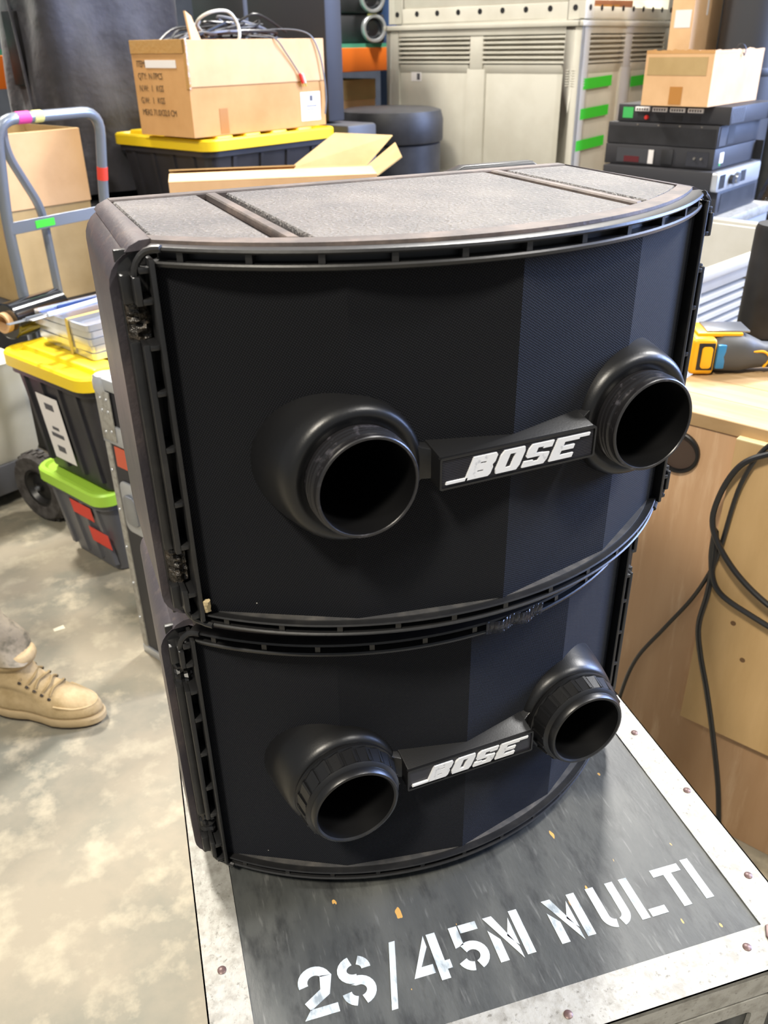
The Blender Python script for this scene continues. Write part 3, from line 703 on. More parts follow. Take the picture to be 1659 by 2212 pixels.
# stretch wrap roll leaning on the lid edge
ro = thing('stretch_wrap_roll', 'roll of black stretch wrap with a cardboard core lying on the yellow lid', 'roll', (-.325, 2.140, .752), R(38))
mx = lambda x, y, z: (z, x, y)
mb = MB(); mb.lathe([(.030, 0), (.050, 0), (.054, .004), (.054, .20), (.050, .204), (.030, .204)], 32, mx); obj('film', mb, m_wrap, ro)
mb = MB(); mb.lathe([(.022, -.018), (.030, -.018), (.030, .215), (.022, .215), (.022, -.018)], 28, mx); obj('card_core', mb, m_core, ro)
# grey bars and a blue part on top of the trays
for k, (x, y, a, L, col, nm, lab) in enumerate(((.02, .27, 2, .40, m_tube, 'steel_bar', 'longer grey steel bar lying across the pile of trays'), (.06, .22, 9, .34, m_silver, 'steel_bar', 'shorter pale steel bar lying crosswise on the tray pile'), (.14, .31, 0, .30, m_blue, 'blue_bar', 'blue plastic bar lying behind the pale steel bars on the trays'))):
    t = thing(nm, lab, 'bar', on_grid(None, x, y, .7985 + (.0125 if k == 1 else 0)), G + R(a))
    mb = MB(); mb.box(0, L, 0, .022, 0, .004); mb.box(0, L, 0, .003, .004, .012); obj('angle_profile', mb, col, t, bevel=.0008, seg=1)
    mb = MB(); mb.box(-.05, .002, .003, .019, 0, .003); obj('tongue', mb, col, t, bevel=.0008, seg=1)

# ------------------------------------------------------------------ hand truck
ht = thing('hand_truck', 'grey tubular hand truck with black wheels behind the tote stack', 'hand truck', (-.245, 2.290, 0), G + R(8))
Wd = .375
def corner_path(pts, r, n=6):
    P = [Vector(p) for p in pts]; out = [P[0]]
    for i in range(1, len(P)-1):
        a = (P[i-1]-P[i]).normalized(); b = (P[i+1]-P[i]).normalized()
        for k in range(n+1):
            t = k/n; out.append((P[i]+a*r)*(1-t)**2 + P[i]*2*t*(1-t) + (P[i]+b*r)*t*t)
    out.append(P[-1]); return out
mb = MB(); mb.tube(corner_path([(0, .02, .12), (0, .03, 1.0), (0, -.02, 1.285), (Wd, -.02, 1.285), (Wd, .03, 1.0), (Wd, .02, .12)], .07), .0165, 12); fr = obj('tube_frame', mb, m_tube, ht)
mb = MB(); mb.tube(corner_path([(.045, .015, 1.285), (.045, .03, 1.20), (.145, .05, 1.02), (.15, .05, .12)], .05), .0135, 10); obj('inner_tube', mb, m_tube, ht)
for z in (.985, .60, .25):
    mb = MB(); mb.box(.0, Wd, .012, .016, z-.018, z+.018); cb = obj('crossbar', mb, m_tube, ht, bevel=.001, seg=1)
    if z > .9: mb = MB(); mb.box(.085, .155, .0105, .0122, z-.012, z+.010); obj('green_tape', mb, m_tapegreen, cb, smooth=0)
mb = MB(); mb.box(-.02, Wd+.02, -.03, .02, .005, .012); obj('toe_plate', mb, m_tubedark, ht, bevel=.002)
def tape_on_tube(a, b, mat): mb = MB(); mb.tube([a, b], .0172, 12); obj('tape_wrap', mb, mat, ht)
tape_on_tube((.068, -.02, 1.285), (.112, -.02, 1.285), m_tapepink); tape_on_tube((.124, -.02, 1.285), (.156, -.02, 1.285), m_tapeyel); tape_on_tube((Wd, .016, 1.08), (Wd, .0085, 1.12), m_tapered)
mb = MB(); mb.tube([(-.075, .07, .125), (Wd+.075, .07, .125)], .010, 10); obj('axle', mb, m_steel, ht)
for x in (-.055, Wd+.055):
    sg = -1 if x < 0 else 1
    mx = lambda a, b, c: (x+sg*c, .07+a, .125+b)
    mb = MB(); mb.lathe([(.070, -.026), (.095, -.032), (.115, -.030), (.125, -.018), (.126, 0), (.125, .018), (.115, .030), (.095, .032), (.070, .026), (.070, -.026)], 40, mx)
    for k in range(26):
        a = 2*math.pi*k/26
        for q in (-.5, .5):
            aa = a + q*.12
            mb.loft([[mx(r*math.cos(b), r*math.sin(b), c) for r, b, c in ((.118, aa, q*.014-.012), (.130, aa, q*.014-.010), (.130, aa, q*.014+.010), (.118, aa, q*.014+.012))], [mx(r*math.cos(b), r*math.sin(b), c) for r, b, c in ((.118, aa+.09, q*.014-.012), (.130, aa+.09, q*.014-.010), (.130, aa+.09, q*.014+.010), (.118, aa+.09, q*.014+.012))]])
    wh = obj('tyre', mb, m_rubber, ht)
    mb = MB(); mb.lathe([(.001, .024), (.016, .026), (.018, .014), (.050, .006), (.060, .022), (.071, .024), (.071, -.024), (.001, -.02)], 32, mx); hb_ = obj('wheel_hub', mb, m_hub, wh)
    mb = MB(); mb.lathe([(.001, .034), (.008, .033), (.010, .024)], 12, mx); obj('axle_nut', mb, m_steel, hb_)
mb = MB(); mb.box(-.02, .055, -.01, .09, .02, .20); obj('axle_bracket', mb, m_hub, ht, bevel=.003)

# ------------------------------------------------------------------ cartons
def carton(name, label, corner, z0, LX, LY, H, mat, inner, rz=G, th=.005, group=None):
    t = thing(name, label, 'cardboard box', (corner[0], corner[1], z0), rz, group)
    mb = MB(); mb.box(0, LX, 0, LY, 0, th)
    mb.box(0, LX, 0, th, th, H); mb.box(0, LX, LY-th, LY, th, H); mb.box(0, th, th, LY-th, th, H); mb.box(LX-th, LX, th, LY-th, th, H)
    b = obj('carton_body', mb, mat, t, smooth=0); return t
def flap(t, edge, L, deg, LX, LY, H, mat, x0=0., x1=1., name='flap', wob=.0):
    """edge: 'f' y=0, 'b' y=LY, 'l' x=0, 'r' x=LX; deg 0 = straight up, 180 = folded down outside"""
    n = 8; a = R(deg); mb = MB(); rings = []
    for k in range(n+1):
        u = x0 + (x1-x0)*k/n; d = L*(1 + wob*noise.noise(Vector((u*7, deg, 3))))
        o = d*math.sin(a); z = H + d*math.cos(a); e = .0035
        out = {'f': lambda o_: (u*LX, -o_), 'b': lambda o_: (u*LX, LY+o_), 'l': lambda o_: (-o_, u*LY), 'r': lambda o_: (LX+o_, u*LY)}[edge]
        nx, nz = math.cos(a)*e, -math.sin(a)*e
        rings.append([(*out(0), H), (*out(o), z), (*out(o+nx), z+nz), (*out(nx), H+nz)])
    mb.loft(rings); return obj(name, mb, mat, t, smooth=0)
# carton of cables on the far yellow tote
cc = (.436, 2.752)
ct = carton('carton', 'large open carton heaped with tangled cables on a yellow-lidded tote', cc, 1.167, .685, .32, .312, m_card, m_cardin, group='open cartons')
mb = MB(); mb.box(.0, .685, -.0045, -.0005, .312-.148, .312); obj('flap', mb, m_cardlight, ct, bevel=.001, seg=1)
mb = MB(); mb.box(-.003, .006, -.006, .012, .312-.155, .315); mb.box(-.003, .002, 0, .32, .27, .314); obj('clear_tape', mb, m_cleartape, ct, bevel=.001, seg=1)
mb = MB(); mb.box(.125, .165, -.0012, 0, .005, .09); obj('brown_tape', mb, m_cardtape, ct, smooth=0)
mb = MB(); mb.box(.545, .655, -.0012, 0, .02, .125); pl_ = obj('paper_label', mb, m_label, ct, smooth=0)
for a, b, c, d in ((.595, .612, .092, .112), (.575, .635, .072, .076), (.575, .630, .060, .063), (.575, .640, .048, .051)):
    mb = MB(); mb.box(a, b, -.0016, -.0011, c, d); obj('label_print', mb, m_ink, pl_, smooth=0)
for k, tx in enumerate(('ITEM:', 'QTY:  N /7PCS', 'N.W:   1   KGS', 'G.W:   1   KGS', 'MEAS: 71.0X32.0 CM')):
    me = text_mesh(tx, .030, .0003, .92)
    o = obj('printed_text', me, m_print, ct, smooth=0); o.rotation_euler = (R(90), 0, R(-90)); o.location = (-.0005, .295, .228 - k*.040); o.scale = (.85, 1, 1)
mb = MB(); mb.box(-.0015, 0, .06, .24, .225, .25); obj('paper_strip', mb, m_label, ct, smooth=0)
# fold of board sticking up
mb = MB(); mb.hexa([(.05, .02, .30), (.12, .05, .30), (.09, .06, .385), (.05, .04, .40)], [(.05, .03, .30), (.12, .06, .30), (.09, .07, .385), (.05, .05, .40)]); obj('torn_flap', mb, m_cardlight, ct, smooth=0)
# cables heaped in it
def local_to_world(t, p): return Matrix.Translation(t.location) @ Matrix.Rotation(t.rotation_euler.z, 4, 'Z') @ Vector(p)
random.seed(3)
for k in range(22):
    pts = []; cx, cy = random.uniform(.12, .56), random.uniform(.09, .22); zb_ = .262 + .0052*k
    n = 7; a0 = random.uniform(0, 6.28)
    for j in range(n):
        a = a0 + j*random.uniform(.8, 1.1); rx = random.uniform(.10, .22); ry = random.uniform(.04, .085)
        x = min(.66, max(.03, cx + rx*math.cos(a))); y = min(.295, max(.025, cy + ry*math.sin(a)))
        e_ = 1-((x-.345)/.34)**2; pts.append((x, y, .262 + (zb_-.262)*max(.15, e_) + random.uniform(-.005, .035)))
    mt = m_cablegrey if k % 4 == 1 else m_cable
    mb = MB(); mb.tube(crom([local_to_world(ct, p) for p in pts], 7), .0045 if k % 3 else .006, 6)
    tag(obj('cable', mb, mt), 'grey cable tangled in the heap in the carton' if mt is m_cablegrey else 'black cable tangled in the heap in the carton', 'cable', 'grey cables in the carton' if mt is m_cablegrey else 'black cables in the carton')
# two that stand out: white loop and the lead hanging over the front with red and white plugs
mb = MB(); mb.tube(crom([local_to_world(ct, p) for p in ((.30, .20, .30), (.16, .12, .36), (.17, .06, .395), (.24, .04, .40), (.275, .03, .36), (.265, .02, .31), (.27, .1, .29))], 8), .0055, 8)
tag(obj('cable', mb, m_cablewhite), 'white cable looped above the front of the cable carton', 'cable')
le = thing('audio_lead', 'thin grey lead with red and white plugs hanging over the cable carton', 'cable', (0, 0, 0), 0)
A_ = [local_to_world(ct, p) for p in ((.36, .15, .33), (.40, .04, .325), (.42, -.012, .312), (.47, -.014, .262), (.515, -.012, .215), (.535, -.014, .19))]
mb = MB(); mb.tube(crom(A_, 8), .0028, 6); obj('lead', mb, m_cablegrey, le)
for q, mt in ((0, m_red), (.012, m_cablewhite)):
    a, b = local_to_world(ct, (.535+q, -.014, .192)), local_to_world(ct, (.550+q, -.014, .158)); mb = MB(); mb.tube([a, b], .0058, 10); pg = obj('plug', mb, mt, le)
    c = local_to_world(ct, (.555+q, -.014, .147)); mb = MB(); mb.tube([b, c], .0035, 8); obj('plug_tip', mb, m_strap, pg)
mb = MB(); mb.tube(crom([local_to_world(ct, p) for p in ((.42, .2, .33), (.52, .08, .345), (.60, .0, .33), (.645, -.014, .27), (.668, -.016, .18), (.675, -.016, .10), (.665, -.016, .04))], 8), .0032, 6)
tag(obj('cable', mb, m_cablegrey), 'grey cable hanging down the right end of the cable carton', 'cable')

# long opened carton lying in front of that tote
c2 = carton('carton', 'long opened carton with raised flaps lying just behind the upper loudspeaker', (.175, 2.00), .985, .60, .20, .135, m_cardlight, m_cardin, rz=R(-14), group='open cartons')
flap(c2, 'f', .10, -84, .60, .20, .135, m_cardlight, 0, 1); flap(c2, 'b', .10, -78, .60, .20, .135, m_cardin, 0, .62)
mb = MB(); q = [(.36, .20, .135), (.60, .20, .135), (.70, .27, .215), (.52, .30, .225)]; mb.hexa(q, [(x-.001, y+.003, z+.002) for x, y, z in q]); obj('flap', mb, m_cardin, c2, smooth=0)
mb = MB(); q = [(.60, 0, .135), (.60, .20, .135), (.70, .23, .20), (.68, .03, .18)]; mb.hexa(q, [(x+.002, y, z-.003) for x, y, z in q]); obj('flap', mb, m_cardin, c2, smooth=0)
mb = MB(); mb.box(-.001, 0, .02, .06, .06, .135); obj('clear_tape', mb, m_cleartape, c2, smooth=0)
pe = thing('equipment_case', 'black case on the floor carrying the long opened carton', 'case', (.385, 1.975, 0), R(-14))
mb = MB(); mb.box(0, .36, .0, .17, 0, .983); obj('case_shell', mb, m_black, pe, bevel=.01)

# tall carton with folded-over flap behind the hand truck
p0 = (-.232, 2.905)
c3 = carton('carton', 'tall open carton with its front flap folded down, behind the hand truck', p0, .60, .33, .38, .60, m_cardin, m_cardin, group='open cartons')
mb = MB(); mb.box(-.002, .332, -.007, -.002, .345, .60); obj('flap', mb, m_cardlight, c3, bevel=.001, seg=1)
be = thing('equipment_case', 'black case on the floor carrying the tall carton behind the hand truck', 'case', (p0[0]-.03, p0[1]-.05, 0), G)
mb = MB(); mb.box(0, .36, 0, .44, 0, .598); obj('case_shell', mb, m_black, be, bevel=.01)
mb = MB(); mb.box(-.003, .363, -.003, .443, .56, .592); obj('case_edge', mb, m_tubedark, be, bevel=.004)
# pale bin at the far left with something pink on it
pb = thing('plastic_bin', 'pale grey plastic bin on a dark dolly at the left edge', 'plastic bin', (-.300, 2.53, 0), G)
mb = MB(); rr_loft(mb, [(.165, -.56, -.012, .012, .30, .03), (.19, -.57, -.004, .004, .31, .03), (.50, -.58, 0, 0, .32, .03), (.52, -.585, .006, -.006, .326, .03)]); obj('bin_body', mb, m_bin, pb)
mb = MB(); mb.box(-.57, 0, .0, .31, .055, .165); obj('dolly', mb, m_totegrey, pb, bevel=.006)
for x in (-.52, -.05):
    for y in (.05, .26): mb = MB(); mb.lathe([(.001, -.012), (.028, -.012), (.028, .012), (.001, .012)], 18, lambda a, b, c: (x+c, y+a, .028+b)); obj('castor', mb, m_hub, pb)
mb = MB(); n = 10
rings = [[(-.42 + .115*math.sin(math.pi*(k+.3)/(n+.6))*math.cos(a)*(1+.12*math.sin(3*a+k)), .0 - .012 - .04*math.sin(math.pi*(k+.3)/(n+.6))*(1+math.sin(a))*.9, .33 + .20*k/n + .0) for a in [2*math.pi*j/16 for j in range(16)]] for k in range(n+1)]
mb.loft(rings); o = obj('pink_cloth', mb, m_pink, None, smooth=60); o.location = (-.300, 2.53, 0); o.rotation_euler = (0, 0, G); tag(o, 'pink cloth hanging over the side of the pale plastic bin', 'cloth')

# ------------------------------------------------------------------ bulk bins
def bulk_bin(label, corner, z0, LY, LX, H, mat, rz=G, slots=True, holes=False, openfront=False):
    t = thing('bulk_bin', label, 'plastic bin', (corner[0], corner[1], z0), rz, 'bulk bins')
    th = .035
    za, zb_ = H*.775, H*.945
    mb = MB()
    fx = lambda u, w_, z: (u, w_, z)          # right face (y=0): u along x, w inward
    fy = lambda u, w_, z: (w_, u, z)          # left face (x=0)
    for mp, L in ((fx, LX), (fy, LY)):
        post = .085; rb = L*.5
        if openfront and mp is fx:
            mb.box(0, post, 0, th, 0, H, mp); mb.box(L-post, L, 0, th, 0, H, mp); mb.box(post, L-post, 0, th, H*.9, H, mp); mb.box(post, L-post, 0, th, 0, .05, mp); mb.box(rb-.04, rb+.04, 0, th, .1, H*.9, mp); mb.box(post, L-post, 0, th, H*.45, H*.55, mp)
            continue
        mb.box(0, post, 0, th, 0, H, mp); mb.box(L-post, L, 0, th, 0, H, mp)
        mb.box(post, L-post, 0, th, zb_, H, mp); mb.box(post, L-post, 0, th, 0, H*.10, mp)
        if not slots: mb.box(post, L-post, .006, th, H*.10, zb_, mp)
        else:
            mb.box(post, L-post, .014, th, H*.10, za-.02, mp); mb.box(rb-.055, rb+.055, .004, th, H*.10, za-.02, mp)
            for u0, u1 in ((post, rb-.04), (rb+.04, L-post)):
                mb.hexa([mp(u0, .014, za-.04), mp(u1, .014, za-.04), mp(u1, .030, za-.04), mp(u0, .030, za-.04)], [mp(u0+.01, .0, za), mp(u1-.01, 0, za), mp(u1-.01, .030, za), mp(u0+.01, .030, za)])
            mb.box(rb-.040, rb+.040, .004, th, za-.02, zb_, mp); mb.box(post, L-post, .031, th, za-.02, zb_, mp)
            for q in (post+.012, L-post-.012): pass
    mb.box(0, LX, LY-th, LY, 0, H); mb.box(LX-th, LX, th, LY-th, 0, H); mb.box(th, LX-th, th, LY-th, 0, .03)
    body = obj('bin_wall', mb, mat, t, bevel=.005, seg=2)
    mb = MB(); rr = .012
    for a, b, c, d in ((-.012, LX+.012, -.012, .02), (-.012, LX+.012, LY-.02, LY+.012), (-.012, .02, .0, LY), (LX-.02, LX+.012, 0, LY)): mb.box(a, b, c, d, H-.012, H+.012)
    obj('bin_rim', mb, mat, t, bevel=.005, seg=2)
    if slots:
        for mp, L in ((fx, LX), (fy, LY)):
            if openfront and mp is fx: continue
            for u0, u1 in ((.085, L*.5-.04), (L*.5+.04, L-.085)):
                for k in range(6):
                    z = za + (zb_-za)*(k+.5)/6
                    mb = MB(); mb.hexa([mp(u0, .0, z-.004), mp(u1, .0, z-.004), mp(u1, .0, z+.003), mp(u0, .0, z+.003)], [mp(u0, .03, z+.003), mp(u1, .03, z+.003), mp(u1, .03, z+.010), mp(u0, .03, z+.010)])
                    obj('slat', mb, mat, body, smooth=0)
            # corner vent marks and drain holes
            for u in (.03, .058, L-.03, L-.058):
                for k in range(7):
                    z = za-.09 + k*.011; mb = MB(); mb.box(u-.008, u+.008, -.0015, .002, z, z+.004, mp); obj('moulded_mark', mb, mat, body, smooth=0)
    if holes:
        for mp, L in ((fx, LX), (fy, LY)):
            for k in range(9):
                u = .05 + (L-.1)*k/8; mb = MB(); mb.lathe([(.0001, 0), (.013, 0), (.013, .004)], 12, lambda a, b, c: mp(u+a, -.0012+c*.0, .045+b)); obj('bolt_hole', mb, m_black, body, smooth=0)
    return t
bc = (2.384, 3.148)
b1 = bulk_bin('large beige bulk bin with louvred sides and green tape, behind the upper loudspeaker', bc, .76, 1.188, .991, .767, m_bin)
b0 = bulk_bin('lowest beige bulk bin, standing under the green-taped one', bc, .0, 1.188, .991, .735, m_bin, slots=False)
b2 = bulk_bin('topmost beige bulk bin with a row of holes along its bottom edge', (bc[0]+.01, bc[1]+.004), 1.545, 1.17, .975, .70, m_bin, slots=False, holes=True, openfront=True)
for x0, z0 in ((.058, .488), (.555, .481), (.052, .356), (.035, .214)):
    mb = MB(); x1 = x0 + .285; q = [(x0, -.0012, z0), (x1, -.0012, z0+.008), (x1, -.0012, z0+.056), (x0, -.0012, z0+.048)]
    yy = -.0004
    mb.hexa([(x, yy, z) for x, y, z in q], [(x, yy-.0008, z) for x, y, z in q]); obj('green_tape', mb, m_tapegreen, b1, smooth=0)
mb = MB(); mb.box(.0125, .0138, .955, 1.025, .515, .560); la = obj('paper_label', mb, m_label, b1, smooth=0)
mb = MB(); mb.box(.0118, .0126, .965, .985, .522, .553); obj('label_print', mb, m_ink, la, smooth=0)
# something of brown board inside the open topmost bin
ib = thing('carton', 'brown carton lying inside the open topmost bulk bin', 'cardboard box', (bc[0]+.18, bc[1]+.30, 1.577), R(10)); mb = MB(); mb.box(0, .40, 0, .30, 0, .055); obj('carton_body', mb, M('brown_board', '#8d5a3c', .8), ib, bevel=.003)
mb = MB(); mb.box(.1, .3, -.001, .3005, .02, .035); obj('brown_tape', mb, m_cardtape, ib, smooth=0)
# pale open bin on the right
wb = thing('bulk_bin', 'white open bulk bin with louvred near side behind the drill', 'plastic bin', (1.335, 1.128, 0), R(20), 'bulk bins')
LX, LY, H, th = .80, .95, .905, .035
mb = MB(); mb.box(0, .06, 0, th, .0, H); mb.box(LX-.06, LX, 0, th, 0, H); mb.box(.06, LX-.06, 0, th, H-.05, H); mb.box(.06, LX-.06, .012, th, 0, H-.20); mb.box(LX*.5-.04, LX*.5+.04, .006, th, H-.2, H-.05); mb.box(.06, LX-.06, .031, th, H-.2, H-.05)
mb.box(0, LX, LY-th, LY, 0, H); mb.box(0, th, th, LY-th, 0, H); mb.box(LX-th, LX, th, LY-th, 0, H); mb.box(th, LX-th, th, LY-th, .0, .15)
wbb = obj('bin_wall', mb, m_binwhite, wb, bevel=.005, seg=2)
mb = MB()
for a, b, c, d in ((-.015, LX+.015, -.015, .02), (-.015, LX+.015, LY-.02, LY+.015), (-.015, .02, 0, LY), (LX-.02, LX+.015, 0, LY)): mb.box(a, b, c, d, H-.014, H+.012)
obj('bin_rim', mb, m_binwhite, wb, bevel=.005, seg=2)
for u0, u1 in ((.06, LX*.5-.04), (LX*.5+.04, LX-.06)):
    for k in range(5):
        z = H-.19 + .028*k; mb = MB(); mb.hexa([(u0, 0, z), (u1, 0, z), (u1, 0, z+.012), (u0, 0, z+.012)], [(u0, .03, z+.006), (u1, .03, z+.006), (u1, .03, z+.018), (u0, .03, z+.018)]); obj('slat', mb, m_binwhite, wbb, smooth=0)

# ------------------------------------------------------------------ black gear along the back
def cab(name, label, cat, corner, z0, LX, LY, H, mat, rz=G, bev=.012, grp=None):
    t = thing(name, label, cat, (corner[0], corner[1], z0), rz, grp); mb = MB(); mb.box(0, LX, 0, LY, 0, H); obj('cabinet_shell', mb, mat, t, bevel=bev); return t
# padded cover over a big cabinet
pc = thing('padded_cover', 'black padded fabric cover draped over a large cabinet at the upper left', 'cover', (.06, 3.26, .93), G)
mb = MB(); rings = []; nn = 96
for k in range(19):
    z = .30 + .95*k/18; ring = []
    for i, (x, y) in enumerate(rrect(0, .62, 0, .80, .05, 4)):
        pass
    base = rrect(-.0, .60, 0, .43, .06, 8); per = []
    for i in range(len(base)):
        a = Vector((*base[i], 0)); b = Vector((*base[(i+1) % len(base)], 0)); m_ = max(1, int((b-a).length/.03))
        for j in range(m_): per.append(a.lerp(b, j/m_))
    c = Vector((.30, .215, 0))
    for p in per:
        d = (p-c).normalized(); f = .022*noise.noise(Vector((p.x*5+1, p.y*5, z*1.5))) + .010*math.sin((p.x+p.y)*26 + z*6 + 2*noise.noise(Vector((p.x*3, p.y*3, z*3))))
        lean = .03*max(0, (1.0-z))
        q = p + d*(f + lean); ring.append((q.x, q.y, z-.30))
    rings.append(ring)
mb.loft(rings); obj('cover_fabric', mb, m_fabric, pc, smooth=70)
mb = MB(); mb.box(-.03, .0, .22, .30, .40, .66); hl = obj('handle_pocket', mb, m_black, pc, bevel=.006)
mb = MB(); mb.tube(crom([(-.03, .12, .02), (-.035, .18, .3), (-.028, .22, .6), (-.03, .25, .9)], 6), .006, 6); obj('cover_seam', mb, m_fabric, pc)
cab('equipment_case', 'black case under the padded cover at the upper left', 'case', (.0, 3.20), 0, .72, .48, .90, m_blackpaint)
cab('loudspeaker_cabinet', 'tall black loudspeaker cabinet standing behind the cable carton', 'loudspeaker', (1.115, 3.155), 1.165, .10, .47, .95, m_blackpaint, bev=.008)
mb = MB(); gr_ = thing('equipment_case', 'dark grey case under the tall black loudspeaker cabinet', 'case', (1.15, 3.03, 0), G); mb.box(0, .185, 0, .56, 0, 1.158); obj('case_shell', mb, m_darkgrey, gr_, bevel=.012); mb = MB(); mb.box(-.002, .187, -.002, .562, .95, .965); obj('lid_seam', mb, m_black, gr_, smooth=0)
cab('equipment_case', 'large black case standing behind the cable carton', 'case', (.95, 3.75), 0, .60, .37, 2.05, m_blackpaint)
# pallet rack
pr_ = thing('pallet_rack', 'orange pallet rack shelving across the back', 'rack', (-1.05, 3.27, 0), G)
for z in (.70, 1.312, 2.6):
    mb = MB(); mb.box(0, 4.6, 0, .05, z, z+.125); obj('rack_beam', mb, m_orange, pr_, bevel=.004); mb = MB(); mb.box(0, 4.6, .95, 1.0, z, z+.125); obj('rack_beam', mb, m_orange, pr_, bevel=.004)
for z in (.825, 1.437):
    mb = MB(); mb.box(0.05, 4.55, 0.01, .99, z, z+.022); obj('shelf_board', mb, m_teal, pr_, smooth=0)
for x in (-.09, 4.6):
    for y in (0, .91): mb = MB(); mb.box(x, x+.09, y, y+.09, 0, 3.2); obj('rack_upright', mb, M('rack_blue', '#2c3f66', .5) if 'rack_blue' not in bpy.data.materials else bpy.data.materials['rack_blue'], pr_, bevel=.003)
def rackpos(x, y=.06): return (-1.05 + x*math.cos(G) - y*math.sin(G), 3.27 + x*math.sin(G) + y*math.cos(G))
# two lamp heads on the shelf and more on top
for k, (x, z, lab) in enumerate(((3.33, 1.4595, 'lower black projector head with a round lens on the rack shelf'), (3.32, 1.612, 'upper black projector head with a round lens stacked on the rack shelf'))):
    c = rackpos(x, .04); t = thing('projector_head', lab, 'projector', (c[0], c[1], z), G - R(30), 'projector heads on the rack')
    mb = MB(); mb.box(-.24, .14, .0, .30, 0, .150); hd_ = obj('head_housing', mb, m_blackpaint, t, bevel=.014)
    mx = lambda a, b, c: (.065+a*1.15, -c, .075+b*1.15)
    mb = MB(); mb.lathe([(.064, -.005), (.064, .035), (.060, .040), (.050, .040), (.047, .020), (.047, -.002)], 28, mx); ln = obj('lens_ring', mb, m_silver, t)
    mb = MB(); mb.lathe([(.0001, .018), (.02, .016), (.047, .006)], 24, mx); obj('lens', mb, m_lens, ln)
    if k == 0: mb = MB(); mb.box(.03, .08, -.030, -.006, .142, .1515); obj('yellow_tape', mb, m_tapeyel, t, smooth=0)
c = rackpos(3.06, .08); t = carton('carton', 'carton on the lower rack shelf under the orange beam', c, .848, .42, .3, .42, m_cardlight, m_cardin, group='open cartons')
mb = MB(); mb.box(0, .42, -.004, -.0003, .31, .42); obj('flap', mb, m_cardin, t, smooth=0)
for k, (x, z, lab) in enumerate(((1.50, 0, 'lower dark round drum case beside the beige bulk bin'), (1.50, .590, 'upper dark round drum case beside the beige bulk bin'))):
    t = thing('drum_case', lab, 'drum case', (1.62, 3.62, z), 0, 'drum cases'); 
    mb = MB(); mb.lathe([(.001, 0), (.24, 0), (.25, .01), (.25, .43), (.24, .44), (.001, .44)], 36); obj('case_shell', mb, m_black, t)
    mb = MB(); mb.lathe([(.001, .441), (.258, .441), (.262, .45), (.262, .54), (.25, .58), (.22, .588), (.001, .588)], 36); obj('case_lid', mb, m_black, t)

# ------------------------------------------------------------------ amplifiers on the right
def amp(label, corner, z0, LY, LX, H, deco):
    t = thing('power_amplifier', label, 'amplifier', (corner[0], corner[1], z0), G, 'stacked amplifiers')
    mb = MB(); mb.box(0, LX, 0, LY, 0, H); b = obj('amplifier_chassis', mb, m_blackpaint, t, bevel=.003)
    deco(t, LY, LX, H); return t
def on_l(t, name, mat, y0, y1, z0, z1, d=.003, x=0., bev=0): mb = MB(); mb.box(x-d, x+.0005, y0, y1, z0, z1); return obj(name, mb, mat, t, bevel=bev, smooth=0 if not bev else 35)
def on_r(t, name, mat, x0, x1, z0, z1, d=.003): mb = MB(); mb.box(x0, x1, -d, .0005, z0, z1); return obj(name, mb, mat, t, smooth=0)
def deco1(t, LY, LX, H):
    on_l(t, 'print_block', m_led, LY-.06, LY-.02, .012, H-.010, .0008)
    for k in range(4):
        y = LY-.125 - k*.066; cn = on_l(t, 'terminal_block', m_label, y, y+.055, H-.022, H-.008, .008, bev=.001)
        for j in range(5): on_l(cn, 'terminal', m_black, y+.006+j*.0095, y+.011+j*.0095, H-.019, H-.012, .0088)
        on_l(t, 'socket_recess', m_black, y+.008, y+.045, .006, .026, .0015)
    mb = MB(); mb.lathe([(.0001, .010), (.006, .010), (.008, 0)], 12, lambda a, b, c: (-c, LY-.115+a, .016+b)); obj('red_knob', mb, m_red, t)
    for k in range(10): on_r(t, 'vent_fin', m_steel, .012+k*.012, .017+k*.012, .006, H-.006, .0012)
    on_r(t, 'rack_ear', m_black, LX-.004, LX+.002, .0, H, .03)
def deco2(t, LY, LX, H):
    for y in (.06, .14, .22, .30): on_l(t, 'screw_head', m_screw, y, y+.006, H-.009, H-.004, .0012)
    on_l(t, 'cover_plate', m_black, .008, LY-.008, .004, H-.012, .001)
    on_r(t, 'side_plate', m_darkgrey, .01, .07, .006, H-.006); on_r(t, 'fan_opening', m_black, .09, .15, .008, H-.008, .001)
def deco3(t, LY, LX, H):
    p = on_l(t, 'input_panel', m_darkgrey, LY-.19, LY-.05, .008, H-.012, .002); on_l(p, 'connector_row', M('dark_red_connector', '#5a1a20', .4), LY-.14, LY-.08, .010, .030, .003); on_l(p, 'white_tab', m_label, LY-.195, LY-.175, .008, H-.014, .003)
    on_l(t, 'mains_inlet', m_black, LY-.27, LY-.225, .008, H-.008, .006, bev=.002); p = on_l(t, 'output_panel', m_tubedark, .02, .10, .008, H-.012, .002)
    for k in range(2):
        mb = MB(); mb.lathe([(.0001, .006), (.004, .006), (.005, 0)], 10, lambda a, b, c: (-.002-c, .045+.025*k+a, .035+b)); obj('binding_post', mb, m_screw, p)
    on_r(t, 'white_sticker', m_label, .05, .085, .018, H-.016, .0012); on_r(t, 'green_sticker', m_led, .05, .062, .010, .018, .0012)
    on_r(t, 'rack_ear', m_black, LX-.004, LX+.002, .0, H, .03)
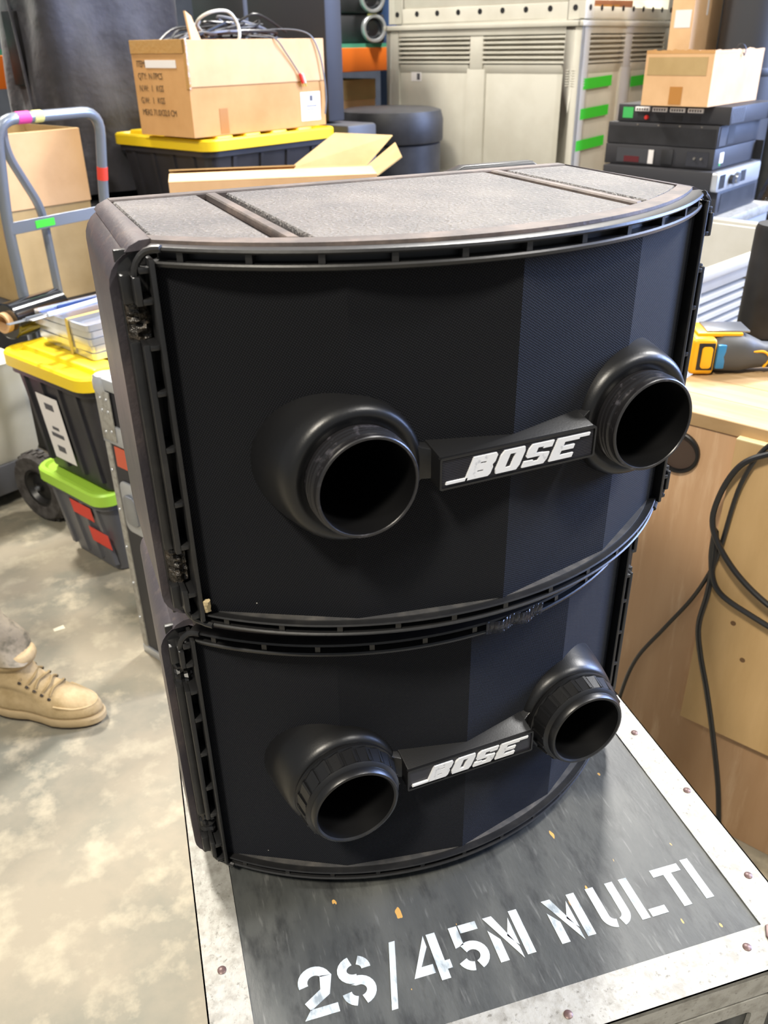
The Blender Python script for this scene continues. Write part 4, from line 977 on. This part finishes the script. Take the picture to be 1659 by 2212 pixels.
def deco4(t, LY, LX, H):
    mb = MB(); mb.prism(rrect(0, LX, 0, H, .012, 4), 0, .022, lambda x, y, z: (x, -z, y)); fp = obj('silver_front_panel', mb, m_silver, t, bevel=.002)
    for k in range(9): on_r(fp, 'grille_slit', m_black, .018+k*.006, .021+k*.006, .010, H-.010, .0228)
    for x, r in ((.12, .016), (.17, .020)):
        mb = MB(); mb.lathe([(.0001, .014), (r*.9, .014), (r, .006), (r, 0)], 18, lambda a, b, c: (x+a, -.022-c, H*.5+b)); obj('dial', mb, m_steel if r > .018 else m_black, fp)
    on_r(fp, 'display', m_black, .22, .27, .014, H-.014, .0228); 
def deco5(t, LY, LX, H): on_r(t, 'front_recess', m_black, .03, LX-.03, .010, H-.010, .002); on_l(t, 'handle_recess', m_black, .02, LY-.05, .015, H-.015, .001)
amp('topmost black amplifier with green print, white terminals and a red knob', (2.078, 1.836), 1.1930, .42, .40, .058, deco1)
amp('plain black amplifier second from the top of the stack', (2.056, 1.857), 1.1185, .42, .40, .073, deco2)
amp('black amplifier with dark red connector row and a white sticker, middle of the stack', (2.055, 1.859), 1.0480, .42, .40, .069, deco3)
amp('amplifier with a silver front panel and dials, second from the bottom', (2.030, 1.830), .9800, .42, .42, .066, deco4)
amp('black amplifier at the bottom of the stack, on the silver case', (2.075, 1.835), .8950, .40, .40, .083, deco5)
sv = thing('road_case', 'silver aluminium case under the amplifier stack', 'flight case', (2.03, 1.765, 0), G)
mb = MB(); mb.box(0, .52, 0, .55, 0, .885); obj('case_panel', mb, m_silver, sv, bevel=.006)
mb = MB(); mb.box(-.004, .524, -.004, .554, .855, .892); obj('edge_extrusion', mb, m_alu, sv, bevel=.004)
mb = MB(); mb.box(-.006, .526, -.006, .01, .80, .812); obj('lid_seam', mb, m_steel, sv, smooth=0)
for k, (x, z) in enumerate(((.03, .84), (.10, .84))): mb = MB(); mb.lathe([(.008, 0), (.006, .004), (.0001, .005)], 12, lambda a, b, c: (x+a, -.002-c, z+b)); obj('rivet', mb, m_steel, sv)
# torn open carton on the amplifiers
c4 = carton('carton', 'torn open carton standing on top of the amplifier stack', (1.985, 1.858), 1.2530, .46, .24, .165, m_cardlight, m_cardin, group='open cartons')
for ed, LL in (('f', .46), ('l', .24)):
    mb = MB(); n = 24; rg = []
    for k in range(n+1):
        u = LL*k/n; hz_ = .165 + .010*abs(noise.noise(Vector((u*60, 1 if ed == 'f' else 7, 0)))) + .004
        p0_, p1_ = ((u, -.0005), (u, .0055)) if ed == 'f' else ((-.0005, u), (.0055, u))
        rg.append([(*p0_, .16), (*p0_, hz_), (*p1_, hz_-.003), (*p1_, .16)])
    mb.loft(rg); obj('torn_edge', mb, m_cardlight if ed == 'f' else m_card, c4, smooth=0)
mb = MB(); mb.box(-.0012, 0, .095, .14, .005, .06); obj('brown_tape', mb, m_cardtape, c4, smooth=0)
mb = MB(); mb.box(-.0010, 0, .02, .23, .095, .15); obj('torn_patch', mb, m_cardin, c4, smooth=0)
mb = MB(); mb.tube(crom([(.22, .02, .12), (.225, .015, .175), (.235, .0, .185), (.25, -.008, .17), (.245, -.008, .15), (.232, -.008, .158)], 6), .0018, 6)
o = obj('thin_wire', mb, m_cable); o.location = c4.location; o.rotation_euler = c4.rotation_euler; tag(o, 'thin black wire curling over the rim of the torn carton', 'wire')
# tall carton, grey roll and black bags behind
c5 = thing('carton', 'tall closed carton with a white label behind the amplifier stack', 'cardboard box', (2.76, 2.843, 0), G, 'closed cartons')
mb = MB(); mb.box(0, .32, 0, .105, 0, 1.95); obj('carton_body', mb, m_cardlight, c5, bevel=.003)
mb = MB(); mb.box(-.0012, 0, .01, .085, 1.50, 1.57); obj('paper_label', mb, m_label, c5, smooth=0); mb = MB(); mb.box(.14, .155, -.0012, 0, 1.55, 1.95); obj('clear_tape', mb, m_label, c5, smooth=0)
t = thing('plastic_roll', 'upright dark grey roll standing right of the tall carton', 'roll', (3.06, 2.78, 0), 0); mb = MB(); mb.lathe([(.001, 0), (.135, 0), (.14, .01), (.14, 1.95), (.001, 1.96)], 32); obj('roll_body', mb, m_darkgrey, t)
mb = MB(); mb.lathe([(.1402, 1.30), (.1425, 1.305), (.1425, 1.33), (.1402, 1.335)], 32); obj('roll_band', mb, m_black, t)
for k, (x, y, z, sx_, sz_, lab) in enumerate(((2.80, 1.50, 0, .30, 1.0, 'shiny black refuse bag right of the silver case'), (2.98, 2.12, 0, .28, 1.28, 'taller shiny black refuse bag behind the amplifier stack'))):
    mb = MB(); rg = []
    for i in range(25):
        v = i/24; rr_ = sx_*(math.sin(math.pi*min(1, .12+.84*v))**.5) if v < .99 else .03
        rg.append([(rr_*math.cos(a)*(1+.16*noise.noise(Vector((math.cos(a)*3+k, math.sin(a)*3, v*7)))), rr_*math.sin(a)*(1+.16*noise.noise(Vector((math.cos(a)*3, math.sin(a)*3+k, v*7+4)))), .002+sz_*v) for a in [2*math.pi*j/40 for j in range(40)]])
    mb.loft(rg); o = obj('refuse_bag', mb, m_bag, smooth=80); o.location = (x, y, z); tag(o, lab, 'bag', 'black refuse bags')
cab('equipment_case', 'dark grey wrapped pallet load far behind the torn carton', 'case', (3.42, 2.60), 0, .8, .5, 2.3, M('greenish_grey_film', '#4a4a46', .4, bump=(8, .4, .04)))

# ------------------------------------------------------------------ wooden cabinet, panel, drill, cylinder, cable
FA = R(-65)
wc = thing('wooden_cabinet', 'pale wooden cabinet with a black round port, right of the loudspeakers', 'cabinet', (.694, .519, 0), FA)   # local x along the face, local y into the cabinet
mb = MB(); mb.box(0, .75, 0, .62, 0, .868); obj('cabinet_carcass', mb, m_wood, wc, bevel=.002)
for k in range(7):
    a = -.004 + .0895*k; mb = MB(); mb.box(-.004, .754, a, a+.089, .8685, .893); obj('worktop_plank', mb, m_woodtop, wc, bevel=.0012, seg=1)
mx = lambda a, b, c: (.060+a, -c, .812+b)
mb = MB(); mb.lathe([(.0395, -.002), (.0395, .006), (.0375, .008), (.0340, .008), (.0325, .003), (.0320, -.001)], 36, mx); pt_ = obj('port_ring', mb, m_port, wc)
mb = MB(); mb.lathe([(.0001, .0009), (.0325, .0009)], 32, mx); obj('port_disc', mb, M('brown_port_back', '#4a3a30', .6), pt_, smooth=0)
mb = MB(); mb.box(.160, .60, -.020, -.0005, .262, .870); fb = obj('plywood_panel', mb, m_woodlight, wc, smooth=0); 
mb = MB(); mb.box(.160, .60, -.0202, -.0003, .8702, .8725); obj('panel_edge', mb, m_woodedge, fb, smooth=0)
for x, z in ((.25, .45), (.22, .52), (.33, .70)): mb = MB(); mb.lathe([(.0001, .0004), (.005, .0004), (.005, 0)], 12, lambda a, b, c: (x+a, -.0202-c, z+b)); obj('knot', mb, M('knot_brown', '#6e5135', .7) if 'knot_brown' not in bpy.data.materials else bpy.data.materials['knot_brown'], fb, smooth=0)
def wloc(p): return Matrix.Translation((.694, .519, 0)) @ Matrix.Rotation(FA, 4, 'Z') @ Vector(p)
# black cable draped over the panel
pc_ = [(.40, .05, .900), (.30, -.028, .905), (.225, -.034, .870), (.18, -.040, .835), (.155, -.036, .765), (.158, -.040, .705), (.205, -.044, .645), (.275, -.046, .600), (.36, -.046, .575), (.34, -.040, .545), (.25, -.036, .560), (.185, -.034, .585), (.162, -.030, .640), (.160, -.032, .700), (.166, -.030, .640), (.168, -.032, .570), (.165, -.036, .500), (.178, -.036, .440), (.205, -.036, .360), (.235, -.036, .260), (.265, -.038, .150), (.285, -.040, .050), (.30, -.06, .0075), (.42, -.12, .0075)]
mb = MB(); mb.tube(crom([wloc(p) for p in pc_], 8), .0052, 10); tag(obj('power_cable', mb, m_cable), 'thick black cable looping over the plywood panel and down to the floor', 'cable')
pc2 = [(.40, .045, .8985), (.28, -.005, .8985), (.22, -.030, .885), (.185, -.030, .80), (.172, -.028, .66), (.160, -.026, .60), (.135, -.016, .53), (.095, -.014, .445), (.050, -.014, .345), (.030, -.016, .24), (.022, -.03, .10), (.02, -.06, .0060), (-.1, -.12, .0060)]
mb = MB(); mb.tube(crom([wloc(p) for p in pc2], 8), .0040, 8); tag(obj('power_cable', mb, m_cable), 'thinner black cable running down the cabinet face to the left', 'cable')
# black cylinder standing on the cabinet top
ZC = .8935
t = thing('black_post', 'black cylindrical post with a flanged foot standing on the wooden worktop', 'post', (1.118, .690, ZC), 0)
mb = MB(); mb.lathe([(.001, .014), (.047, .014), (.050, .020), (.048, .23), (.045, .24), (.001, .243)], 36); obj('post_tube', mb, m_black, t)
mb = MB(); mb.lathe([(.001, 0), (.060, 0), (.062, .003), (.062, .010), (.055, .016), (.001, .016)], 36); obj('foot_flange', mb, m_black, t)
# cordless drill lying on its side
dr = thing('cordless_drill', 'yellow and dark grey cordless drill lying on the wooden worktop', 'drill', (.868, .622, ZC), R(-28))
# local x points from the battery to the handle end (right in view)
def ringyz(x, cy, cz, ry, rz_, n=18, e=2.6):
    out = []
    for k in range(n):
        a = 2*math.pi*k/n; c, s_ = math.cos(a), math.sin(a)
        out.append((x, cy + ry*math.copysign(abs(c)**(2/e), c), cz + rz_*math.copysign(abs(s_)**(2/e), s_)))
    return out
mb = MB(); mb.loft([ringyz(.035, .0, .036, .034, .034), ringyz(.05, 0, .038, .040, .037), ringyz(.085, 0, .038, .040, .037), ringyz(.105, 0, .036, .032, .031), ringyz(.13, 0, .031, .024, .024), ringyz(.20, 0, .029, .021, .022), ringyz(.27, .004, .029, .024, .024), ringyz(.30, .006, .030, .027, .027), ringyz(.305, .006, .030, .020, .020)])
bo_ = obj('handle', mb, m_tool_k, dr, smooth=60)
mb = MB(); mb.box(-.012, .034, -.040, .046, .002, .072); bt = obj('battery', mb, m_tool_y, dr, bevel=.008, seg=3)
mb = MB(); mb.box(-.018, -.004, -.028, .034, .010, .062); obj('battery_end', mb, m_black, bt, bevel=.004)
mb = MB(); mb.box(.0, .030, -.0412, -.0385, .012, .064); obj('battery_slot', mb, m_black, bt, bevel=.0006)
mb = MB(); mb.prism(rrect(.006, .026, .016, .058, .006), 0, .004, lambda x, y, z: (x, -.0408-z, y)); obj('battery_latch', mb, m_tool_y, bt, bevel=.001)
mb = MB(); mb.box(.036, .052, -.0395, -.030, .014, .060); obj('blue_sticker', mb, m_tool_b, dr, bevel=.002)
mb = MB(); mb.box(.0, .085, -.020, .052, .070, .078); tp_ = obj('top_housing', mb, m_tool_y, dr, bevel=.003); mb = MB(); mb.box(.018, .098, -.014, .046, .0775, .081); obj('steel_plate', mb, m_steel, tp_, bevel=.001)
for pts in (((.105, -.029, .045), (.128, -.024, .043), (.140, -.0225, .030), (.132, -.0215, .012)), ((.165, -.021, .012), (.170, -.0225, .032), (.185, -.022, .040), (.28, -.021, .040)), ((.19, -.012, .0505), (.24, -.012, .0510), (.255, -.010, .0515))):
    mb = MB(); mb.tube(crom(pts, 6), .0026, 6); obj('yellow_line', mb, m_tool_y, bo_)
mb = MB(); mb.lathe([(.0001, .006), (.010, .006), (.012, 0)], 14, lambda a, b, c: (.262+a, .0+b, .054+c)); obj('metal_button', mb, m_steel, bo_)

# ------------------------------------------------------------------ person's booted foot
pe_ = thing('person', 'person in a tan lace-up work boot and khaki trousers, mostly out of frame', 'person', (-.565, 1.335, 0), math.atan2(1.165-1.335, -.312+.565))
def foot_ring(z, x0, x1, wt, wh, n=36, sq=2.4):
    """outline of the boot at height z: heel at x0, toe at x1, half widths at toe and heel"""
    out = []; cx = (x0+x1)/2; L = (x1-x0)/2
    for k in range(n):
        a = 2*math.pi*k/n; c, s_ = math.cos(a), math.sin(a)
        x = cx + L*math.copysign(abs(c)**(2/sq), c); f = (x-x0)/(x1-x0)
        wdt = wh + (wt-wh)*min(1, max(0, (f-.2)/.45)) - .012*math.exp(-((f-.42)/.15)**2)*(1 if x1-x0 > .2 else 0)
        out.append((x, wdt*math.copysign(abs(s_)**(2/2.2), s_), z))
    return out
secs = [(.022, .004, .300, .050, .038), (.040, .000, .303, .052, .039), (.055, -.002, .298, .051, .039), (.068, -.003, .285, .047, .039), (.078, -.003, .262, .043, .039), (.088, -.002, .232, .040, .039), (.098, -.001, .205, .039, .039), (.110, 0, .180, .039, .039), (.125, .002, .158, .039, .040), (.145, .004, .143, .040, .041), (.17, .004, .137, .042, .043), (.195, .002, .138, .044, .046)]
mb = MB(); mb.loft([foot_ring(*q) for q in secs]); bt_ = obj('boot_upper', mb, m_boot, pe_, smooth=80)
bt_.modifiers.new('smooth', 'SUBSURF').levels = 1; bt_.modifiers['smooth'].render_levels = 1
mb = MB(); mb.loft([foot_ring(.008, .003, .303, .052, .041), foot_ring(.012, .0, .307, .0545, .043), foot_ring(.026, -.001, .307, .0545, .043), foot_ring(.030, .002, .303, .052, .041)]); so = obj('midsole', mb, m_sole, bt_)
mb = MB(); mb.loft([foot_ring(0, .008, .298, .049, .039), foot_ring(.009, .004, .302, .051, .040)]); obj('outsole', mb, m_soledark, so)
mb = MB(); pts = sorted([p for p in foot_ring(.060, -.0025, .2925, .0492, .039, 72) if p[0] > .195], key=lambda p: math.atan2(p[1], p[0]-.2)); pts = [(x-.002, y, z + .010*max(0, (.25-x)/.05)) for x, y, z in pts]
mb.tube(pts, .0026, 8); obj('toe_seam', mb, m_boot, bt_)
for k in range(5):
    x = .200 - .017*k; z = .1005 + .0105*k; mb = MB()
    s_ = 1 if k % 2 else -1
    mb.tube(crom([(x-.006, -.033, z-.010), (x+.004*s_, -.015, z+.002), (x-.004*s_, .015, z+.002), (x-.006, .033, z-.010)], 5), .0032, 8); obj('lace', mb, m_lace, bt_)
    for q in (-1, 1):
        mb = MB(); mb.lathe([(.0045, 0), (.0035, .003), (.0015, .003)], 10, lambda a, b, c: (x-.008+a, q*(.0365+c), z-.016+b)); obj('eyelet', mb, m_soledark, bt_)
mb = MB(); rg = []
for k in range(7):
    z = .165 + .035*k/6; bulge = .008*math.sin(math.pi*k/6); rg.append(foot_ring(z, -.004-bulge, .146+bulge, .048+bulge, .049+bulge))
mb.loft(rg); obj('padded_collar', mb, m_boot, bt_, smooth=80)
mb = MB(); rg = []
for k in range(22):
    v = k/21; z = .185 + .62*v; ring = []
    for i, (x, y, z_) in enumerate(foot_ring(z, -.012-.03*v, .150+.02*v, .058+.02*v, .058+.02*v)):
        f = .010*math.sin(z*55 + 2*math.sin(i*.35))*(1-v*.6); x -= .62*(z-.185); d = Vector((x-.07+.62*(z-.185), y, 0)).normalized(); ring.append((x + d.x*f, y + d.y*f, z + .006*math.sin(i*.7)*(1-v)))
    rg.append(ring)
mb.loft(rg); obj('trouser_leg', mb, m_trouser, pe_, smooth=80)
# paper scrap on the floor
mb = MB(); mb.hexa([(0, 0, .0004), (.030, .004, .0004), (.027, .018, .004), (-.002, .012, .003)], [(0, 0, .0012), (.030, .004, .0012), (.027, .018, .0048), (-.002, .012, .0038)])
o = obj('paper_scrap', mb, m_paper, smooth=0); o.location = (-.39, 1.60, 0); tag(o, 'small pale paper scrap lying on the concrete floor', 'scrap')
